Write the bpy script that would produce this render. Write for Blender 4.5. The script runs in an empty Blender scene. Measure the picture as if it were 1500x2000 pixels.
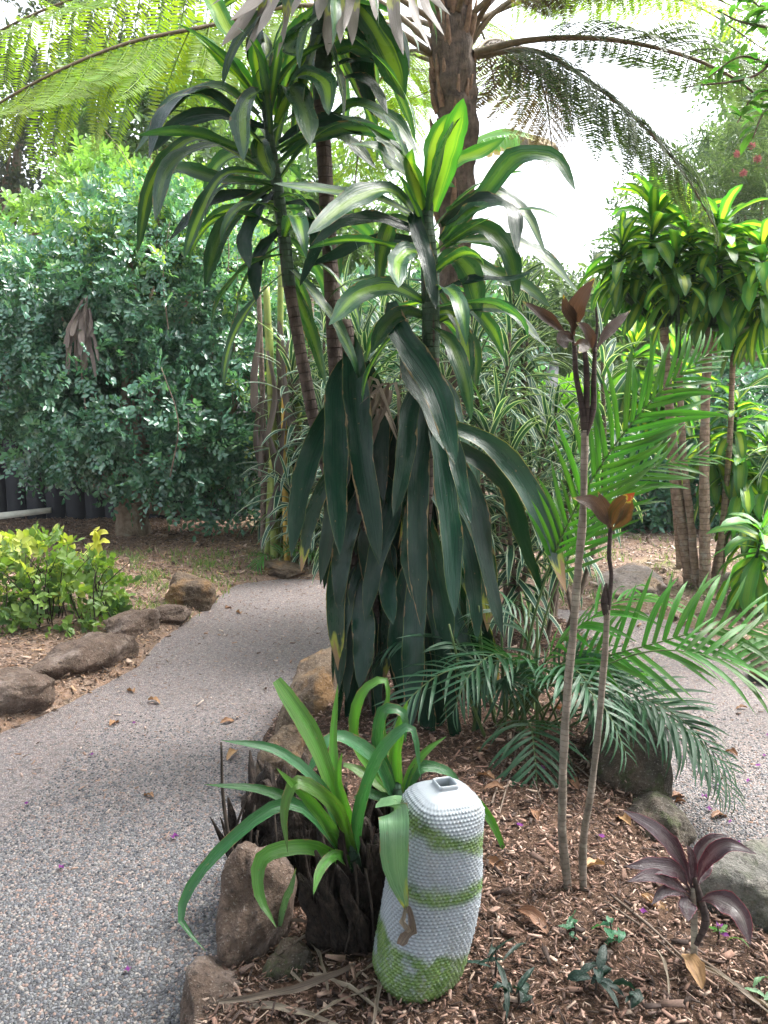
import bpy, math, random
import numpy as np
from mathutils import Vector, Matrix, noise as mnoise

# ------------------------------------------------------------------ camera, sky, sun, exposure
SC = bpy.context.scene
COL = SC.collection
F_PX, CAM_H = 1482.0, 1.5                     # focal length in photo pixels (1500x2000), eye height
PITCH = math.atan(210.0 / F_PX)
cam_d = bpy.data.cameras.new('camera'); cam = bpy.data.objects.new('camera', cam_d); COL.objects.link(cam)
cam.location = (0, 0, CAM_H); cam.rotation_euler = (math.pi / 2 - PITCH, 0, 0)
cam_d.sensor_fit = 'VERTICAL'; cam_d.sensor_height = 24.0; cam_d.lens = 24.0 * F_PX / 2000.0
cam_d.clip_start = 0.05; cam_d.clip_end = 2000
SC.camera = cam

SUN_EL, SUN_AZ = math.radians(58), math.radians(70)    # azimuth from +Y towards +X: light from behind right
w = bpy.data.worlds.new('World'); SC.world = w; w.use_nodes = True
wn = w.node_tree; wn.nodes.clear()
sky = wn.nodes.new('ShaderNodeTexSky'); sky.sky_type = 'NISHITA'; sky.sun_disc = False
sky.sun_elevation = SUN_EL; sky.sun_rotation = SUN_AZ
sky.air_density = 1.0; sky.dust_density = 6.0; sky.ozone_density = 1.0
hs = wn.nodes.new('ShaderNodeHueSaturation'); hs.inputs['Saturation'].default_value = 0.40
bg = wn.nodes.new('ShaderNodeBackground'); bg.inputs['Strength'].default_value = 0.15
wo = wn.nodes.new('ShaderNodeOutputWorld')
wn.links.new(sky.outputs[0], hs.inputs['Color']); wn.links.new(hs.outputs[0], bg.inputs[0]); wn.links.new(bg.outputs[0], wo.inputs[0])
sd = bpy.data.lights.new('sun', 'SUN'); sun = bpy.data.objects.new('sun', sd); COL.objects.link(sun)
sd.energy = 1.25; sd.angle = math.radians(25); sd.color = (1.0, 0.985, 0.96)
sdir = Vector((math.sin(SUN_AZ) * math.cos(SUN_EL), math.cos(SUN_AZ) * math.cos(SUN_EL), math.sin(SUN_EL)))
sun.rotation_euler = sdir.to_track_quat('Z', 'Y').to_euler(); sun.location = (3, 4, 8)
SC.view_settings.view_transform = 'Standard'; SC.view_settings.look = 'None'
SC.view_settings.exposure = 2.45; SC.view_settings.gamma = 1.0
SC.cycles.use_denoising = True
SC.cycles.max_bounces = 7; SC.cycles.diffuse_bounces = 3; SC.cycles.glossy_bounces = 2
SC.cycles.transmission_bounces = 4; SC.cycles.transparent_max_bounces = 4
SC.cycles.sample_clamp_indirect = 6.0

# ------------------------------------------------------------------ pixel -> world
CP, SP = math.cos(PITCH), math.sin(PITCH)
def ray(px, py):
    u, v = (px - 750) / F_PX, (1000 - py) / F_PX
    return np.array((u, CP + v * SP, -SP + v * CP))
def P(px, py, Y):                              # point on the pixel's ray at distance Y
    d = ray(px, py); return np.array((0, 0, CAM_H)) + d * (Y / d[1])
def G(px, py, z=0.0):                          # point where the pixel's ray meets height z
    d = ray(px, py); return np.array((0, 0, CAM_H)) + d * ((z - CAM_H) / d[2])
def M(pxl, p):                                 # pixels -> metres at point p
    return pxl / F_PX * (p[1] * CP - (p[2] - CAM_H) * SP)

# ------------------------------------------------------------------ node helper
class NT:
    def __init__(s, name):
        s.m = bpy.data.materials.new(name); s.m.use_nodes = True
        s.t = s.m.node_tree; s.t.nodes.clear()
        s.out = s.t.nodes.new('ShaderNodeOutputMaterial')
    def n(s, typ, ins=None, **props):
        nd = s.t.nodes.new('ShaderNode' + typ)
        for k, v in props.items(): setattr(nd, k, v)
        for k, v in (ins or {}).items(): s.set(nd.inputs[k], v)
        return nd
    def set(s, sock, v):
        if isinstance(v, bpy.types.NodeSocket): s.t.links.new(v, sock)
        elif isinstance(v, (tuple, list)) and len(v) == 3 and sock.type == 'RGBA': sock.default_value = (*v, 1)
        else: sock.default_value = v
    def math(s, op, a, b=0.0, c=0.0, clamp=False):
        return s.n('Math', {0: a, 1: b, 2: c}, operation=op, use_clamp=clamp).outputs[0]
    def ramp(s, x, a, b, lo=0.0, hi=1.0):
        return s.n('MapRange', {0: x, 1: a, 2: b, 3: lo, 4: hi}, interpolation_type='SMOOTHSTEP').outputs[0]
    def mix(s, f, a, b, mode='MIX'):
        nd = s.n('Mix', None, data_type='RGBA', blend_type=mode)
        s.set(nd.inputs[0], f); s.set(nd.inputs[6], a); s.set(nd.inputs[7], b); return nd.outputs[2]
    def noise(s, vec, scale, detail=3.0, rough=0.55, out=0):
        ins = {'Scale': scale, 'Detail': detail, 'Roughness': rough}
        if vec is not None: ins['Vector'] = vec
        return s.n('TexNoise', ins).outputs[out]
    def comb(s, x, y, z=0.0): return s.n('CombineXYZ', {0: x, 1: y, 2: z}).outputs[0]
    def bump(s, h, strength=0.5, dist=0.01):
        return s.n('Bump', {'Height': h, 'Strength': strength, 'Distance': dist}).outputs[0]
    def bsdf(s, col, rough, normal=None, spec=0.5, transl=0.0, tcol=None):
        ins = {'Base Color': col, 'Roughness': rough, 'Specular IOR Level': spec}
        if normal is not None: ins['Normal'] = normal
        b = s.n('BsdfPrincipled', ins).outputs[0]
        if transl > 0:
            tr = s.n('BsdfTranslucent', {'Color': tcol if tcol is not None else col}).outputs[0]
            mx = s.n('MixShader', {0: transl, 1: b, 2: tr}); b = mx.outputs[0]
        s.t.links.new(b, s.out.inputs[0]); return s.m

def leaf_mat(name, c1, c2, stripe=None, sw=0.4, rough=0.34, transl=0.32, tip=0.0, edge=None, spec=0.4, vein=45.0, tboost=(1.5, 1.7, 0.6), vary=0.35, tipcol=(0.28, 0.17, 0.09), side=None, smin=0.4, spots=0.0):
    k = NT(name)
    uv = k.n('TexCoord').outputs['UV']; sp = k.n('SeparateXYZ', {0: uv}); x, y = sp.outputs[0], sp.outputs[1]
    rnd = k.n('ObjectInfo').outputs['Random']
    a = k.math('MULTIPLY', k.math('ABSOLUTE', k.math('SUBTRACT', x, 0.5)), 2.0)
    vn = k.noise(k.comb(k.math('MULTIPLY', x, vein), k.math('MULTIPLY', y, 1.6), k.math('MULTIPLY', rnd, 17)), 1.0, 2.0, 0.6)
    bn = k.noise(k.comb(k.math('MULTIPLY', x, 2.2), k.math('MULTIPLY', y, 6.0), k.math('MULTIPLY', rnd, 31)), 1.0, 3.0)
    col = k.mix(k.ramp(vn, 0.3, 0.7), c1, c2)
    if stripe is not None:
        fade = k.ramp(k.math('FRACT', k.math('MULTIPLY', rnd, 7.31)), 0.1, 0.9, smin, 1.0)
        m = k.ramp(k.math('ADD', a, k.math('MULTIPLY', k.math('SUBTRACT', vn, 0.5), 1.1)), sw + 0.17, sw - 0.15)
        m = k.math('MULTIPLY', m, k.ramp(y, 1.0, 0.75))
        col = k.mix(k.math('MULTIPLY', m, fade), col, stripe)
    if side is not None:
        m = k.ramp(a, 0.62, 0.74); m2 = k.ramp(a, 0.98, 0.86)
        col = k.mix(k.math('MULTIPLY', m, m2), col, side)
    if edge is not None:
        col = k.mix(k.ramp(k.math('ADD', a, k.math('MULTIPLY', bn, 0.06)), 0.95, 1.0), col, edge)
    hv = k.n('HueSaturation', {'Hue': k.math('ADD', 0.488, k.math('MULTIPLY', rnd, 0.024)), 'Saturation': 1.0,
             'Value': k.math('ADD', 1.0 - vary / 2, k.math('MULTIPLY', rnd, vary)), 'Color': k.mix(k.math('MULTIPLY', bn, 0.5), col, k.mix(1.0, col, (0.72, 0.8, 0.7), 'MULTIPLY'))}).outputs[0]
    if tip > 0:
        tm = k.ramp(k.math('ADD', y, k.math('MULTIPLY', k.math('SUBTRACT', bn, 0.5), 0.35)), 1.0 - tip, 1.0 - tip + 0.05)
        halo = k.ramp(k.math('ADD', y, k.math('MULTIPLY', k.math('SUBTRACT', bn, 0.5), 0.35)), 1.0 - tip - 0.06, 1.0 - tip)
        hv = k.mix(halo, hv, (0.30, 0.32, 0.05)); hv = k.mix(tm, hv, tipcol)
    if spots > 0:
        sm = k.ramp(k.noise(k.comb(k.math('MULTIPLY', x, 5.0), k.math('MULTIPLY', y, 30.0), k.math('MULTIPLY', rnd, 53)), 1.0, 4.0, 0.7), 0.70 - spots * .08, 0.76 - spots * .08)
        em = k.ramp(k.math('ADD', a, k.math('MULTIPLY', k.noise(k.comb(k.math('MULTIPLY', y, 12.0), k.math('MULTIPLY', rnd, 77), x), 1.0, 3.0), 1.0)), 1.48, 1.56)
        hv = k.mix(k.math('MAXIMUM', sm, em), hv, (0.17, 0.12, 0.06))
        hv = k.mix(k.math('MULTIPLY', k.ramp(k.noise(k.comb(k.math('MULTIPLY', x, 3.0), k.math('MULTIPLY', y, 9.0), k.math('MULTIPLY', rnd, 91)), 1.0, 4.0), .45, .75), .12), hv, (0.12, 0.13, 0.10))
    nm = k.bump(k.math('ADD', vn, k.math('MULTIPLY', bn, 1.5)), 0.4, 0.006)
    rg = k.ramp(bn, 0.2, 0.9, rough - 0.06, rough + 0.12)
    return k.bsdf(hv, rg, nm, spec, transl, k.mix(1.0, hv, tboost, 'MULTIPLY'))

def crown_mat(name, dark, mid, light, rough=0.4, transl=0.35, spec=0.45, tboost=(1.5, 1.7, 0.6)):
    k = NT(name)
    r = k.n('Attribute', None, attribute_name='rnd').outputs['Fac']
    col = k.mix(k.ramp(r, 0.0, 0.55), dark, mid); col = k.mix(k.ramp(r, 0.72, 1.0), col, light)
    return k.bsdf(col, rough, None, spec, transl, k.mix(1.0, col, tboost, 'MULTIPLY'))

def bark_mat(name, c1, c2, rings=0.0, scale=14.0, rough=0.85, bumpd=0.012, lich=None, ringc=(0.02, 0.015, 0.01)):
    k = NT(name)
    uv = k.n('TexCoord').outputs['UV']; ob = k.n('TexCoord').outputs['Object']
    sp = k.n('SeparateXYZ', {0: uv})
    n1 = k.noise(ob, scale, 5.0, 0.62); n2 = k.noise(k.n('Mapping', {0: ob, 3: (4, 4, 0.6)}).outputs[0], scale * 1.3, 4.0)
    col = k.mix(k.ramp(n1, 0.3, 0.7), c1, c2)
    h = k.math('ADD', n1, n2)
    if lich is not None: col = k.mix(k.ramp(k.noise(ob, scale * 0.45, 4.0), 0.55, 0.68), col, lich)
    if rings > 0:
        v = k.math('ADD', sp.outputs[1], k.math('MULTIPLY', k.noise(ob, 9.0), 0.5 / rings))
        fr = k.math('FRACT', k.math('MULTIPLY', v, rings))
        rm = k.ramp(fr, 0.12, 0.0); col = k.mix(k.math('MULTIPLY', rm, 0.75), col, ringc)
        h = k.math('SUBTRACT', h, k.math('MULTIPLY', rm, 0.9))
    return k.bsdf(col, rough, k.bump(h, 0.7, bumpd), 0.25)

def rock_mat(name, c1, c2, c3, moss=0.0, scale=9.0):
    k = NT(name)
    ob = k.n('TexCoord').outputs['Object']
    rnd = k.n('ObjectInfo').outputs['Random']
    ob = k.n('VectorMath', {0: ob, 1: k.comb(k.math('MULTIPLY', rnd, 9), 0.0, 3.0)}, operation='ADD').outputs[0]
    a = k.noise(ob, scale, 6.0, 0.65); b = k.noise(ob, scale * 6, 5.0, 0.7); c = k.noise(ob, scale * 0.6, 3.0)
    col = k.mix(k.ramp(a, 0.32, 0.66), c1, c2); col = k.mix(k.ramp(c, 0.5, 0.66), col, c3)
    sp1 = k.noise(ob, scale * 16, 2.0)
    col = k.mix(k.math('MULTIPLY', k.ramp(sp1, 0.60, 0.7), 0.5), col, (0.34, 0.31, 0.28))
    col = k.mix(k.math('MULTIPLY', k.ramp(b, 0.5, 0.7), 0.75), col, (0.03, 0.024, 0.02))
    if moss > 0:
        col = k.mix(k.math('MULTIPLY', k.ramp(k.noise(ob, scale * 1.4, 5.0, 0.7), 0.5, 0.62), moss), col, (0.06, 0.075, 0.03))
    h = k.math('ADD', a, k.math('MULTIPLY', b, 0.45))
    return k.bsdf(col, 0.85, k.bump(h, 1.0, 0.05), 0.3)

def plain_mat(name, c1, c2, rough=0.8, scale=20.0, transl=0.0, attr=False, bumpd=0.004, spec=0.3):
    k = NT(name)
    ob = k.n('TexCoord').outputs['Object']
    n = k.noise(ob, scale, 4.0)
    f = k.ramp(n, 0.3, 0.7)
    if attr: f = k.n('Attribute', None, attribute_name='rnd').outputs['Fac']
    col = k.mix(f, c1, c2)
    return k.bsdf(col, rough, k.bump(n, 0.5, bumpd), spec, transl)

def chip_mat(name, cols, rough=0.85, grain=True):
    k = NT(name)
    r = k.n('Attribute', None, attribute_name='rnd').outputs['Fac']
    cr = k.n('ValToRGB'); els = cr.color_ramp.elements
    cr.color_ramp.interpolation = 'CONSTANT'
    while len(els) < len(cols): els.new(0.5)
    for i, c in enumerate(cols): els[i].position = i / len(cols); els[i].color = (*c, 1)
    k.set(cr.inputs[0], r)
    ob = k.n('TexCoord').outputs['Object']; n = k.noise(ob, 90.0, 4.0)
    col = k.mix(k.math('MULTIPLY', k.ramp(n, 0.35, 0.7), 0.5), cr.outputs[0], k.mix(1.0, cr.outputs[0], (0.45, 0.42, 0.4), 'MULTIPLY'))
    return k.bsdf(col, rough, k.bump(n, 0.5, 0.003), 0.3)

# ------------------------------------------------------------------ mesh helpers
def mesh_np(name, V, Fc, mat, uv=None, rnd=None, smooth=True):
    """V (n,3), Fc (m,k) faces of one size; uv (n,2) per vertex; rnd (m,) per face"""
    V = np.asarray(V, np.float32); Fc = np.asarray(Fc, np.int32); m, kk = Fc.shape
    me = bpy.data.meshes.new(name)
    me.vertices.add(len(V)); me.vertices.foreach_set('co', V.ravel())
    me.loops.add(m * kk); me.loops.foreach_set('vertex_index', Fc.ravel())
    me.polygons.add(m); me.polygons.foreach_set('loop_start', np.arange(0, m * kk, kk, dtype=np.int32))
    if smooth: me.polygons.foreach_set('use_smooth', np.ones(m, bool))
    if uv is not None:
        l = me.uv_layers.new(name='UVMap'); l.data.foreach_set('uv', np.asarray(uv, np.float32)[Fc.ravel()].ravel())
    if rnd is not None:
        at = me.attributes.new('rnd', 'FLOAT', 'FACE'); at.data.foreach_set('value', np.asarray(rnd, np.float32))
    me.materials.append(mat); me.update(calc_edges=True); me.validate()
    return me
def obj(name, me, parent=None, loc=(0, 0, 0), rot=None, scale=None, matrix=None):
    o = bpy.data.objects.new(name, me); COL.objects.link(o)
    if parent is not None: o.parent = parent
    if matrix is not None: o.matrix_local = matrix
    else:
        o.location = loc
        if rot is not None: o.rotation_euler = rot
        if scale is not None: o.scale = scale
    return o
def tag(o, label, cat, group=None, kind=None):
    if label: o['label'] = label
    if cat: o['category'] = cat
    if group: o['group'] = group
    if kind: o['kind'] = kind
    return o
def thing(name, label, cat, base, group=None):
    o = bpy.data.objects.new(name, None); COL.objects.link(o); o.location = tuple(float(b) for b in base); o.empty_display_size = 0.1
    return tag(o, label, cat, group)
def part(name, me, th, kind=None):              # mesh given in world coordinates, child of an Empty thing
    o = obj(name, me, th, loc=-th.location)
    if kind: o['kind'] = kind
    return o

def smooth_path(pts, n):
    pts = np.asarray(pts, float)
    if len(pts) == 2: t = np.linspace(0, 1, n)[:, None]; return pts[0] * (1 - t) + pts[1] * t
    d = np.r_[0, np.cumsum(np.maximum(np.linalg.norm(np.diff(pts, axis=0), axis=1), 1e-6) ** 0.75)]; d /= d[-1]
    # natural-ish hermite spline
    tang = np.gradient(pts, d, axis=0)
    out = []
    for t in np.linspace(0, 1, n):
        i = min(max(np.searchsorted(d, t) - 1, 0), len(d) - 2); h = d[i + 1] - d[i]; s = (t - d[i]) / h
        out.append((2*s**3-3*s**2+1)*pts[i] + (s**3-2*s**2+s)*h*tang[i] + (-2*s**3+3*s**2)*pts[i+1] + (s**3-s**2)*h*tang[i+1])
    return np.array(out)
def unit(v): return v / np.maximum(np.linalg.norm(v, axis=-1, keepdims=True), 1e-9)

PROF = {'corn': ([0, .12, .3, .55, .78, .92, 1], [.38, .55, .85, 1, .82, .42, .02]),
        'hang': ([0, .06, .16, .35, .62, .82, .93, 1], [.35, .6, .88, 1, .97, .75, .4, .02]),
        'strap': ([0, .1, .3, .6, .8, .92, 1], [.55, .75, 1, .9, .6, .3, .02]),
        'cut': ([0, .3, .6, .9, 1], [.55, .8, 1, .95, .55]),
        'ti': ([0, .16, .22, .45, .7, .9, 1], [.16, .16, .5, 1, .85, .35, .02]),
        'grass': ([0, .2, .5, .8, 1], [.7, .95, 1, .6, .03]),
        'oval': ([0, .12, .35, .6, .85, 1], [.1, .6, 1, .95, .5, .03])}
def ribbon(C, S, W, prof='corn', fold=0.25, wave=0.1, freq=4.0, cols=5, rng=None, curl=0.0):
    """leaf blade along centreline C with side vectors S and half width W"""
    n = len(C); T = unit(np.gradient(C, axis=0)); S = unit(S - T * np.sum(S * T, 1, keepdims=True)); N = np.cross(S, T)
    s = np.linspace(0, 1, n); w = np.interp(s, *PROF[prof]) * W
    ph = rng.uniform(0, 6.28, 2) if rng is not None else (0, 1)
    wn = 1 + (.05 * np.sin(s * rng.uniform(9, 16) + ph[0]) + .04 * np.sin(s * rng.uniform(20, 34) + ph[1]) + rng.normal(0, .018, n) if rng is not None else 0); w = w * wn
    t = np.linspace(-1, 1, cols); V = np.zeros((n, cols, 3))
    for j, tj in enumerate(t):
        f = fold * abs(tj) ** 1.2 * np.clip(1.4 - 1.1 * s, 0.15, 1) - curl * tj * tj
        wv = wave * tj * tj * np.sin(freq * 6.28 * s + ph[0 if tj < 0 else 1]) * np.sin(np.pi * s)
        V[:, j] = C + S * (w * tj * np.cos(np.clip(f, -1, 1)))[:, None] + N * (w * (f * abs(tj) ** .3 + wv))[:, None]
    uv = np.zeros((n, cols, 2)); uv[:, :, 0] = (t[None] + 1) / 2; uv[:, :, 1] = s[:, None]
    i = np.arange(n - 1)[:, None] * cols + np.arange(cols - 1)[None]
    Fq = np.stack([i, i + 1, i + cols + 1, i + cols], -1).reshape(-1, 4)
    return V.reshape(-1, 3), Fq, uv.reshape(-1, 2)
def twistS(T, S, ang):
    N = np.cross(S, T); return S * np.cos(ang)[:, None] + N * np.sin(ang)[:, None]
def arch(L, e0, e1, p=1.3, n=13, yaw=0.0):      # centreline in the XZ plane from elevation e0 to e1
    s = np.linspace(0, 1, n); e = e0 + (e1 - e0) * s ** p; a = yaw * s ** 1.5
    d = np.stack([np.cos(e) * np.cos(a), np.cos(e) * np.sin(a), np.sin(e)], 1) * (L / (n - 1))
    return np.vstack([np.zeros(3), np.cumsum((d[1:] + d[:-1]) / 2, axis=0)])
def bank_leaf(name, mat, L, W, e0, e1, rng, prof='corn', n=12, cols=5, fold=.25, wave=.12, freq=3.0, p=1.3, tw=0.5, prange=(1, 1)):
    C = arch(L, e0, e1, p * rng.uniform(*prange), n, rng.uniform(-.45, .45)); T = unit(np.gradient(C, axis=0))
    S = np.tile(np.array([0, -1.0, 0]), (n, 1)); S = unit(S - T * np.sum(S * T, 1, keepdims=True))
    S = twistS(T, S, rng.uniform(-tw, tw) * np.linspace(0, 1, n) + rng.uniform(-.15, .15))
    V, Fq, uv = ribbon(C, S, W / 2, prof, fold, wave, freq * rng.uniform(.7, 1.3), cols, rng)
    return mesh_np(name, V, Fq, mat, uv)
def tube_arrays(C, R, segs=8, rough=0.0, seed=0, cap=True):
    segs += segs % 2; C = np.asarray(C, float); n = len(C); R = np.broadcast_to(np.asarray(R, float), (n,)); T = unit(np.gradient(C, axis=0))
    ref = np.array([0.31, 0.95, 0.05]); A = unit(np.cross(T, ref)); B = np.cross(T, A)
    th = np.linspace(0, 2 * np.pi, segs, endpoint=False)
    rr = np.ones((n, segs))
    if rough > 0:
        for i in range(n):
            for j in range(segs):
                q = C[i] * 0 + (math.cos(th[j]) * 1.3, math.sin(th[j]) * 1.3, C[i][2] * 9 + seed)
                rr[i, j] += rough * mnoise.noise(Vector(q))
    V = C[:, None] + (A[:, None] * np.cos(th)[None, :, None] + B[:, None] * np.sin(th)[None, :, None]) * (R[:, None] * rr)[..., None]
    L = np.r_[0, np.cumsum(np.linalg.norm(np.diff(C, axis=0), axis=1))]
    uv = np.zeros((n, segs, 2)); uv[..., 0] = th[None] / 6.283; uv[..., 1] = L[:, None]
    i = np.arange(n - 1)[:, None] * segs + np.arange(segs)[None]; j = np.arange(n - 1)[:, None] * segs + (np.arange(segs)[None] + 1) % segs
    Fq = np.stack([i, j, j + segs, i + segs], -1).reshape(-1, 4)
    V = V.reshape(-1, 3); uv = uv.reshape(-1, 2)
    if cap:
        V = np.vstack([V, C[-1] + T[-1] * R[-1] * .4]); uv = np.vstack([uv, uv[-1]]); top = (n - 1) * segs; c = len(V) - 1
        k = np.arange(segs); k = k[: segs - segs % 2]
        Fc = np.stack([top + np.arange(0, segs, 2), top + (np.arange(0, segs, 2) + 1) % segs, top + (np.arange(0, segs, 2) + 2) % segs, np.full(segs // 2, c)], -1)
        Fq = np.vstack([Fq, Fc])
    return V, Fq, uv
def join(arrs):
    Vs, Fs, Us, off = [], [], [], 0
    for V, Fq, U in arrs: Vs.append(V); Fs.append(np.asarray(Fq) + off); Us.append(U); off += len(V)
    return np.vstack(Vs), np.vstack(Fs), np.vstack(Us)
def tube(name, C, R, mat, segs=8, rough=0.0, seed=0, n=None):
    if n: C = smooth_path(C, n)
    if not np.isscalar(R): R = np.interp(np.linspace(0, 1, len(C)), np.linspace(0, 1, len(R)), R)
    V, Fq, uv = tube_arrays(C, R, segs, rough, seed); return mesh_np(name, V, Fq, mat, uv)

# many small leaves in one mesh: position, direction, normal, length, width
def leaf_cloud(name, pos, d, nr, L, W, mat, rnd, hexa=True):
    d = unit(d); sd = unit(np.cross(d, nr)); nr = np.cross(sd, d); L = np.asarray(L)[:, None]; W = np.asarray(W)[:, None]
    n = len(pos)
    if hexa:
        V = np.stack([pos, pos + d * L * .35 + sd * W * .5 + nr * W * .16, pos + d * L * .72 + sd * W * .36 + nr * W * .1, pos + d * L - nr * L * .06,
                      pos + d * L * .72 - sd * W * .36 + nr * W * .1, pos + d * L * .35 - sd * W * .5 + nr * W * .16], 1).reshape(-1, 3)
        b = np.arange(n)[:, None] * 6
        Fq = np.concatenate([b + np.array([[0, 1, 2, 3]]), b + np.array([[0, 3, 4, 5]])], 1).reshape(-1, 4)
        U = np.tile(np.array([[.5, 0], [1, .35], [.9, .72], [.5, 1], [.1, .72], [0, .35]]), (n, 1))
    else:
        V = np.stack([pos, pos + d * L * .45 + sd * W * .5, pos + d * L, pos + d * L * .45 - sd * W * .5], 1).reshape(-1, 3)
        Fq = np.arange(n * 4).reshape(-1, 4); U = np.tile(np.array([[.5, 0], [1, .45], [.5, 1], [0, .45]]), (n, 1))
    return mesh_np(name, V, Fq, mat, U, np.repeat(rnd, 2 if hexa else 1), smooth=False)
def rand_dirs(rng, n): return unit(rng.normal(size=(n, 3)))
def shell_points(rng, lobes, n, inner=0.72):
    lobes = np.asarray(lobes, float); vol = lobes[:, 3] * lobes[:, 4] + lobes[:, 4] * lobes[:, 5] + lobes[:, 3] * lobes[:, 5]
    idx = rng.choice(len(lobes), n, p=vol / vol.sum()); d = rand_dirs(rng, n); r = rng.uniform(inner, 1.0, n) ** .6
    c, R = lobes[idx, :3], lobes[idx, 3:]
    p = c + d * R * r[:, None] * (1 + .16 * np.sin(d[:, [0]] * 9 + idx[:, None]) * np.cos(d[:, [2]] * 8))
    keep = np.ones(n, bool)
    for l in lobes:
        q = np.linalg.norm((p - l[:3]) / l[3:], axis=1); keep &= q > 0.62
    return p[keep], unit(d / R)[keep]
def sprig_crown(name, rng, lobes, nspr, nleaf, slen, L, W, mat, up=0.25, inner=.7, zmin=.05, light=None, clump=0, crad=.14):
    p, o = shell_points(rng, lobes, nspr // max(clump, 1), inner)
    if clump: p = np.repeat(p, clump, 0) + rng.normal(0, crad, (len(p) * clump, 3)); o = np.repeat(o, clump, 0)
    m = p[:, 2] > zmin; p, o = p[m], o[m]; n = len(p)
    ax = unit(o + rng.normal(size=(n, 3)) * .65 + np.array([0, 0, up])); sd = unit(np.cross(ax, rand_dirs(rng, n))); nn = np.cross(sd, ax)
    flip = np.where(nn[:, 2:] < 0, -1, 1); nn = nn * flip; sd = sd * flip
    t = np.linspace(.1, 1, nleaf); sg = np.where(np.arange(nleaf) % 2, 1, -1)
    pos = p[:, None] + ax[:, None] * (t * slen)[None, :, None] - np.array([0, 0, 1]) * (t ** 2 * slen * .25)[None, :, None]
    d = ax[:, None] * .55 + sd[:, None] * sg[None, :, None] + rng.normal(size=(n, nleaf, 3)) * .22; d[:, -1] = ax
    sc = rng.uniform(.7, 1.25, (n, 1)) * rng.uniform(.8, 1.15, (n, nleaf))
    base = rng.uniform(0, .72, (n, 1))
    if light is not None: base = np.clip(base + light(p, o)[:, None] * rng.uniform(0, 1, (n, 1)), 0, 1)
    r = np.clip(base + rng.uniform(-.1, .1, (n, nleaf)), 0, 1)
    nr = nn[:, None] + o[:, None] * .7 + rng.normal(size=(n, nleaf, 3)) * .35
    return leaf_cloud(name, pos.reshape(-1, 3), d.reshape(-1, 3), nr.reshape(-1, 3), (L * sc).ravel(), (W * sc).ravel(), mat, r.ravel())

# ------------------------------------------------------------------ materials
MT = {}
DG, DG2 = (0.016, 0.060, 0.034), (0.028, 0.092, 0.045)
MT['corn'] = leaf_mat('corn_leaf_striped', DG, DG2, (0.20, 0.33, 0.035), .30, .28, .36, smin=.25, spots=.3, vein=20, vary=.6)
MT['corn_young'] = leaf_mat('corn_leaf_young', (0.05, 0.17, 0.03), (0.08, 0.24, 0.035), (0.42, 0.55, 0.05), .42, .36, .42, vein=24)
MT['corn_dark'] = leaf_mat('corn_leaf_old', (0.005, 0.024, 0.015), (0.010, 0.042, 0.024), None, .3, .19, .12, spots=.25, spec=.26, tip=.0, edge=(0.07, 0.10, 0.035), vein=30, vary=.6)
MT['corn_torn'] = leaf_mat('corn_leaf_torn', (0.008, 0.035, 0.02), (0.014, 0.055, 0.03), None, .3, .28, .16, spots=.8, tip=.13, edge=(0.22, 0.2, 0.05), vein=28)
MT['corn_dry'] = leaf_mat('corn_leaf_dry_ends', (0.05, 0.11, 0.07), (0.10, 0.17, 0.11), None, .3, .5, .2, tip=.42, edge=(.2, .18, .16), vein=30, tipcol=(0.15, 0.128, 0.118))
MT['corn_right'] = leaf_mat('corn_leaf_compact', (0.04, 0.135, 0.035), (0.07, 0.20, 0.045), (0.42, 0.54, 0.07), .38, .36, .4, vein=14, vary=.6, smin=.15)
MT['white_stripe'] = leaf_mat('dracaena_white_stripe', (0.02, 0.07, 0.048), (0.042, 0.115, 0.075), None, .3, .32, .28, side=(0.60, 0.66, 0.52), vein=14, vary=.4)
MT['strap'] = leaf_mat('strap_leaf', (0.045, 0.125, 0.022), (0.075, 0.175, 0.028), (0.075, 0.22, 0.03), .22, .30, .38, spots=.5, vein=22, vary=.4)
MT['strap_dark'] = leaf_mat('strap_leaf_dark', (0.022, 0.085, 0.032), (0.035, 0.125, 0.04), None, .2, .27, .28, spots=.5, vein=22)
MT['strap_pale'] = leaf_mat('strap_leaf_pale', (0.085, 0.17, 0.085), (0.12, 0.21, 0.11), (0.16, 0.25, 0.14), .1, .30, .15, spots=.6, tip=.02, vein=9)
MT['palm'] = leaf_mat('palm_leaflet', (0.035, 0.12, 0.02), (0.06, 0.18, 0.025), None, .2, .40, .42, vein=8, vary=.5)
MT['palm_dark'] = leaf_mat('palm_leaflet_dark', (0.018, 0.062, 0.030), (0.03, 0.095, 0.042), None, .2, .36, .25, vein=8, vary=.5)
MT['ti_red'] = leaf_mat('ti_leaf_bronze', (0.05, 0.036, 0.03), (0.085, 0.055, 0.042), None, .2, .42, .25, tip=.03, vein=24, tboost=(1.5, 1.1, .6), tipcol=(0.22, 0.07, 0.03))
MT['ti_orange'] = leaf_mat('ti_leaf_orange', (0.05, 0.048, 0.022), (0.10, 0.048, 0.02), None, .2, .42, .14, tip=.16, vein=14, tboost=(1.6, 1.1, .5), tipcol=(0.25, 0.06, 0.02))
MT['ti_purple'] = leaf_mat('ti_leaf_purple', (0.03, 0.018, 0.024), (0.055, 0.03, 0.036), (0.10, 0.085, 0.085), .3, .27, .18, vein=22, edge=(0.18, 0.035, 0.055), tboost=(1.8, .8, .9))
MT['fern'] = leaf_mat('fern_pinnule', (0.14, 0.24, 0.03), (0.22, 0.33, 0.04), None, .2, .45, .5, vein=3, tboost=(1.5, 1.5, .45))
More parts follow.
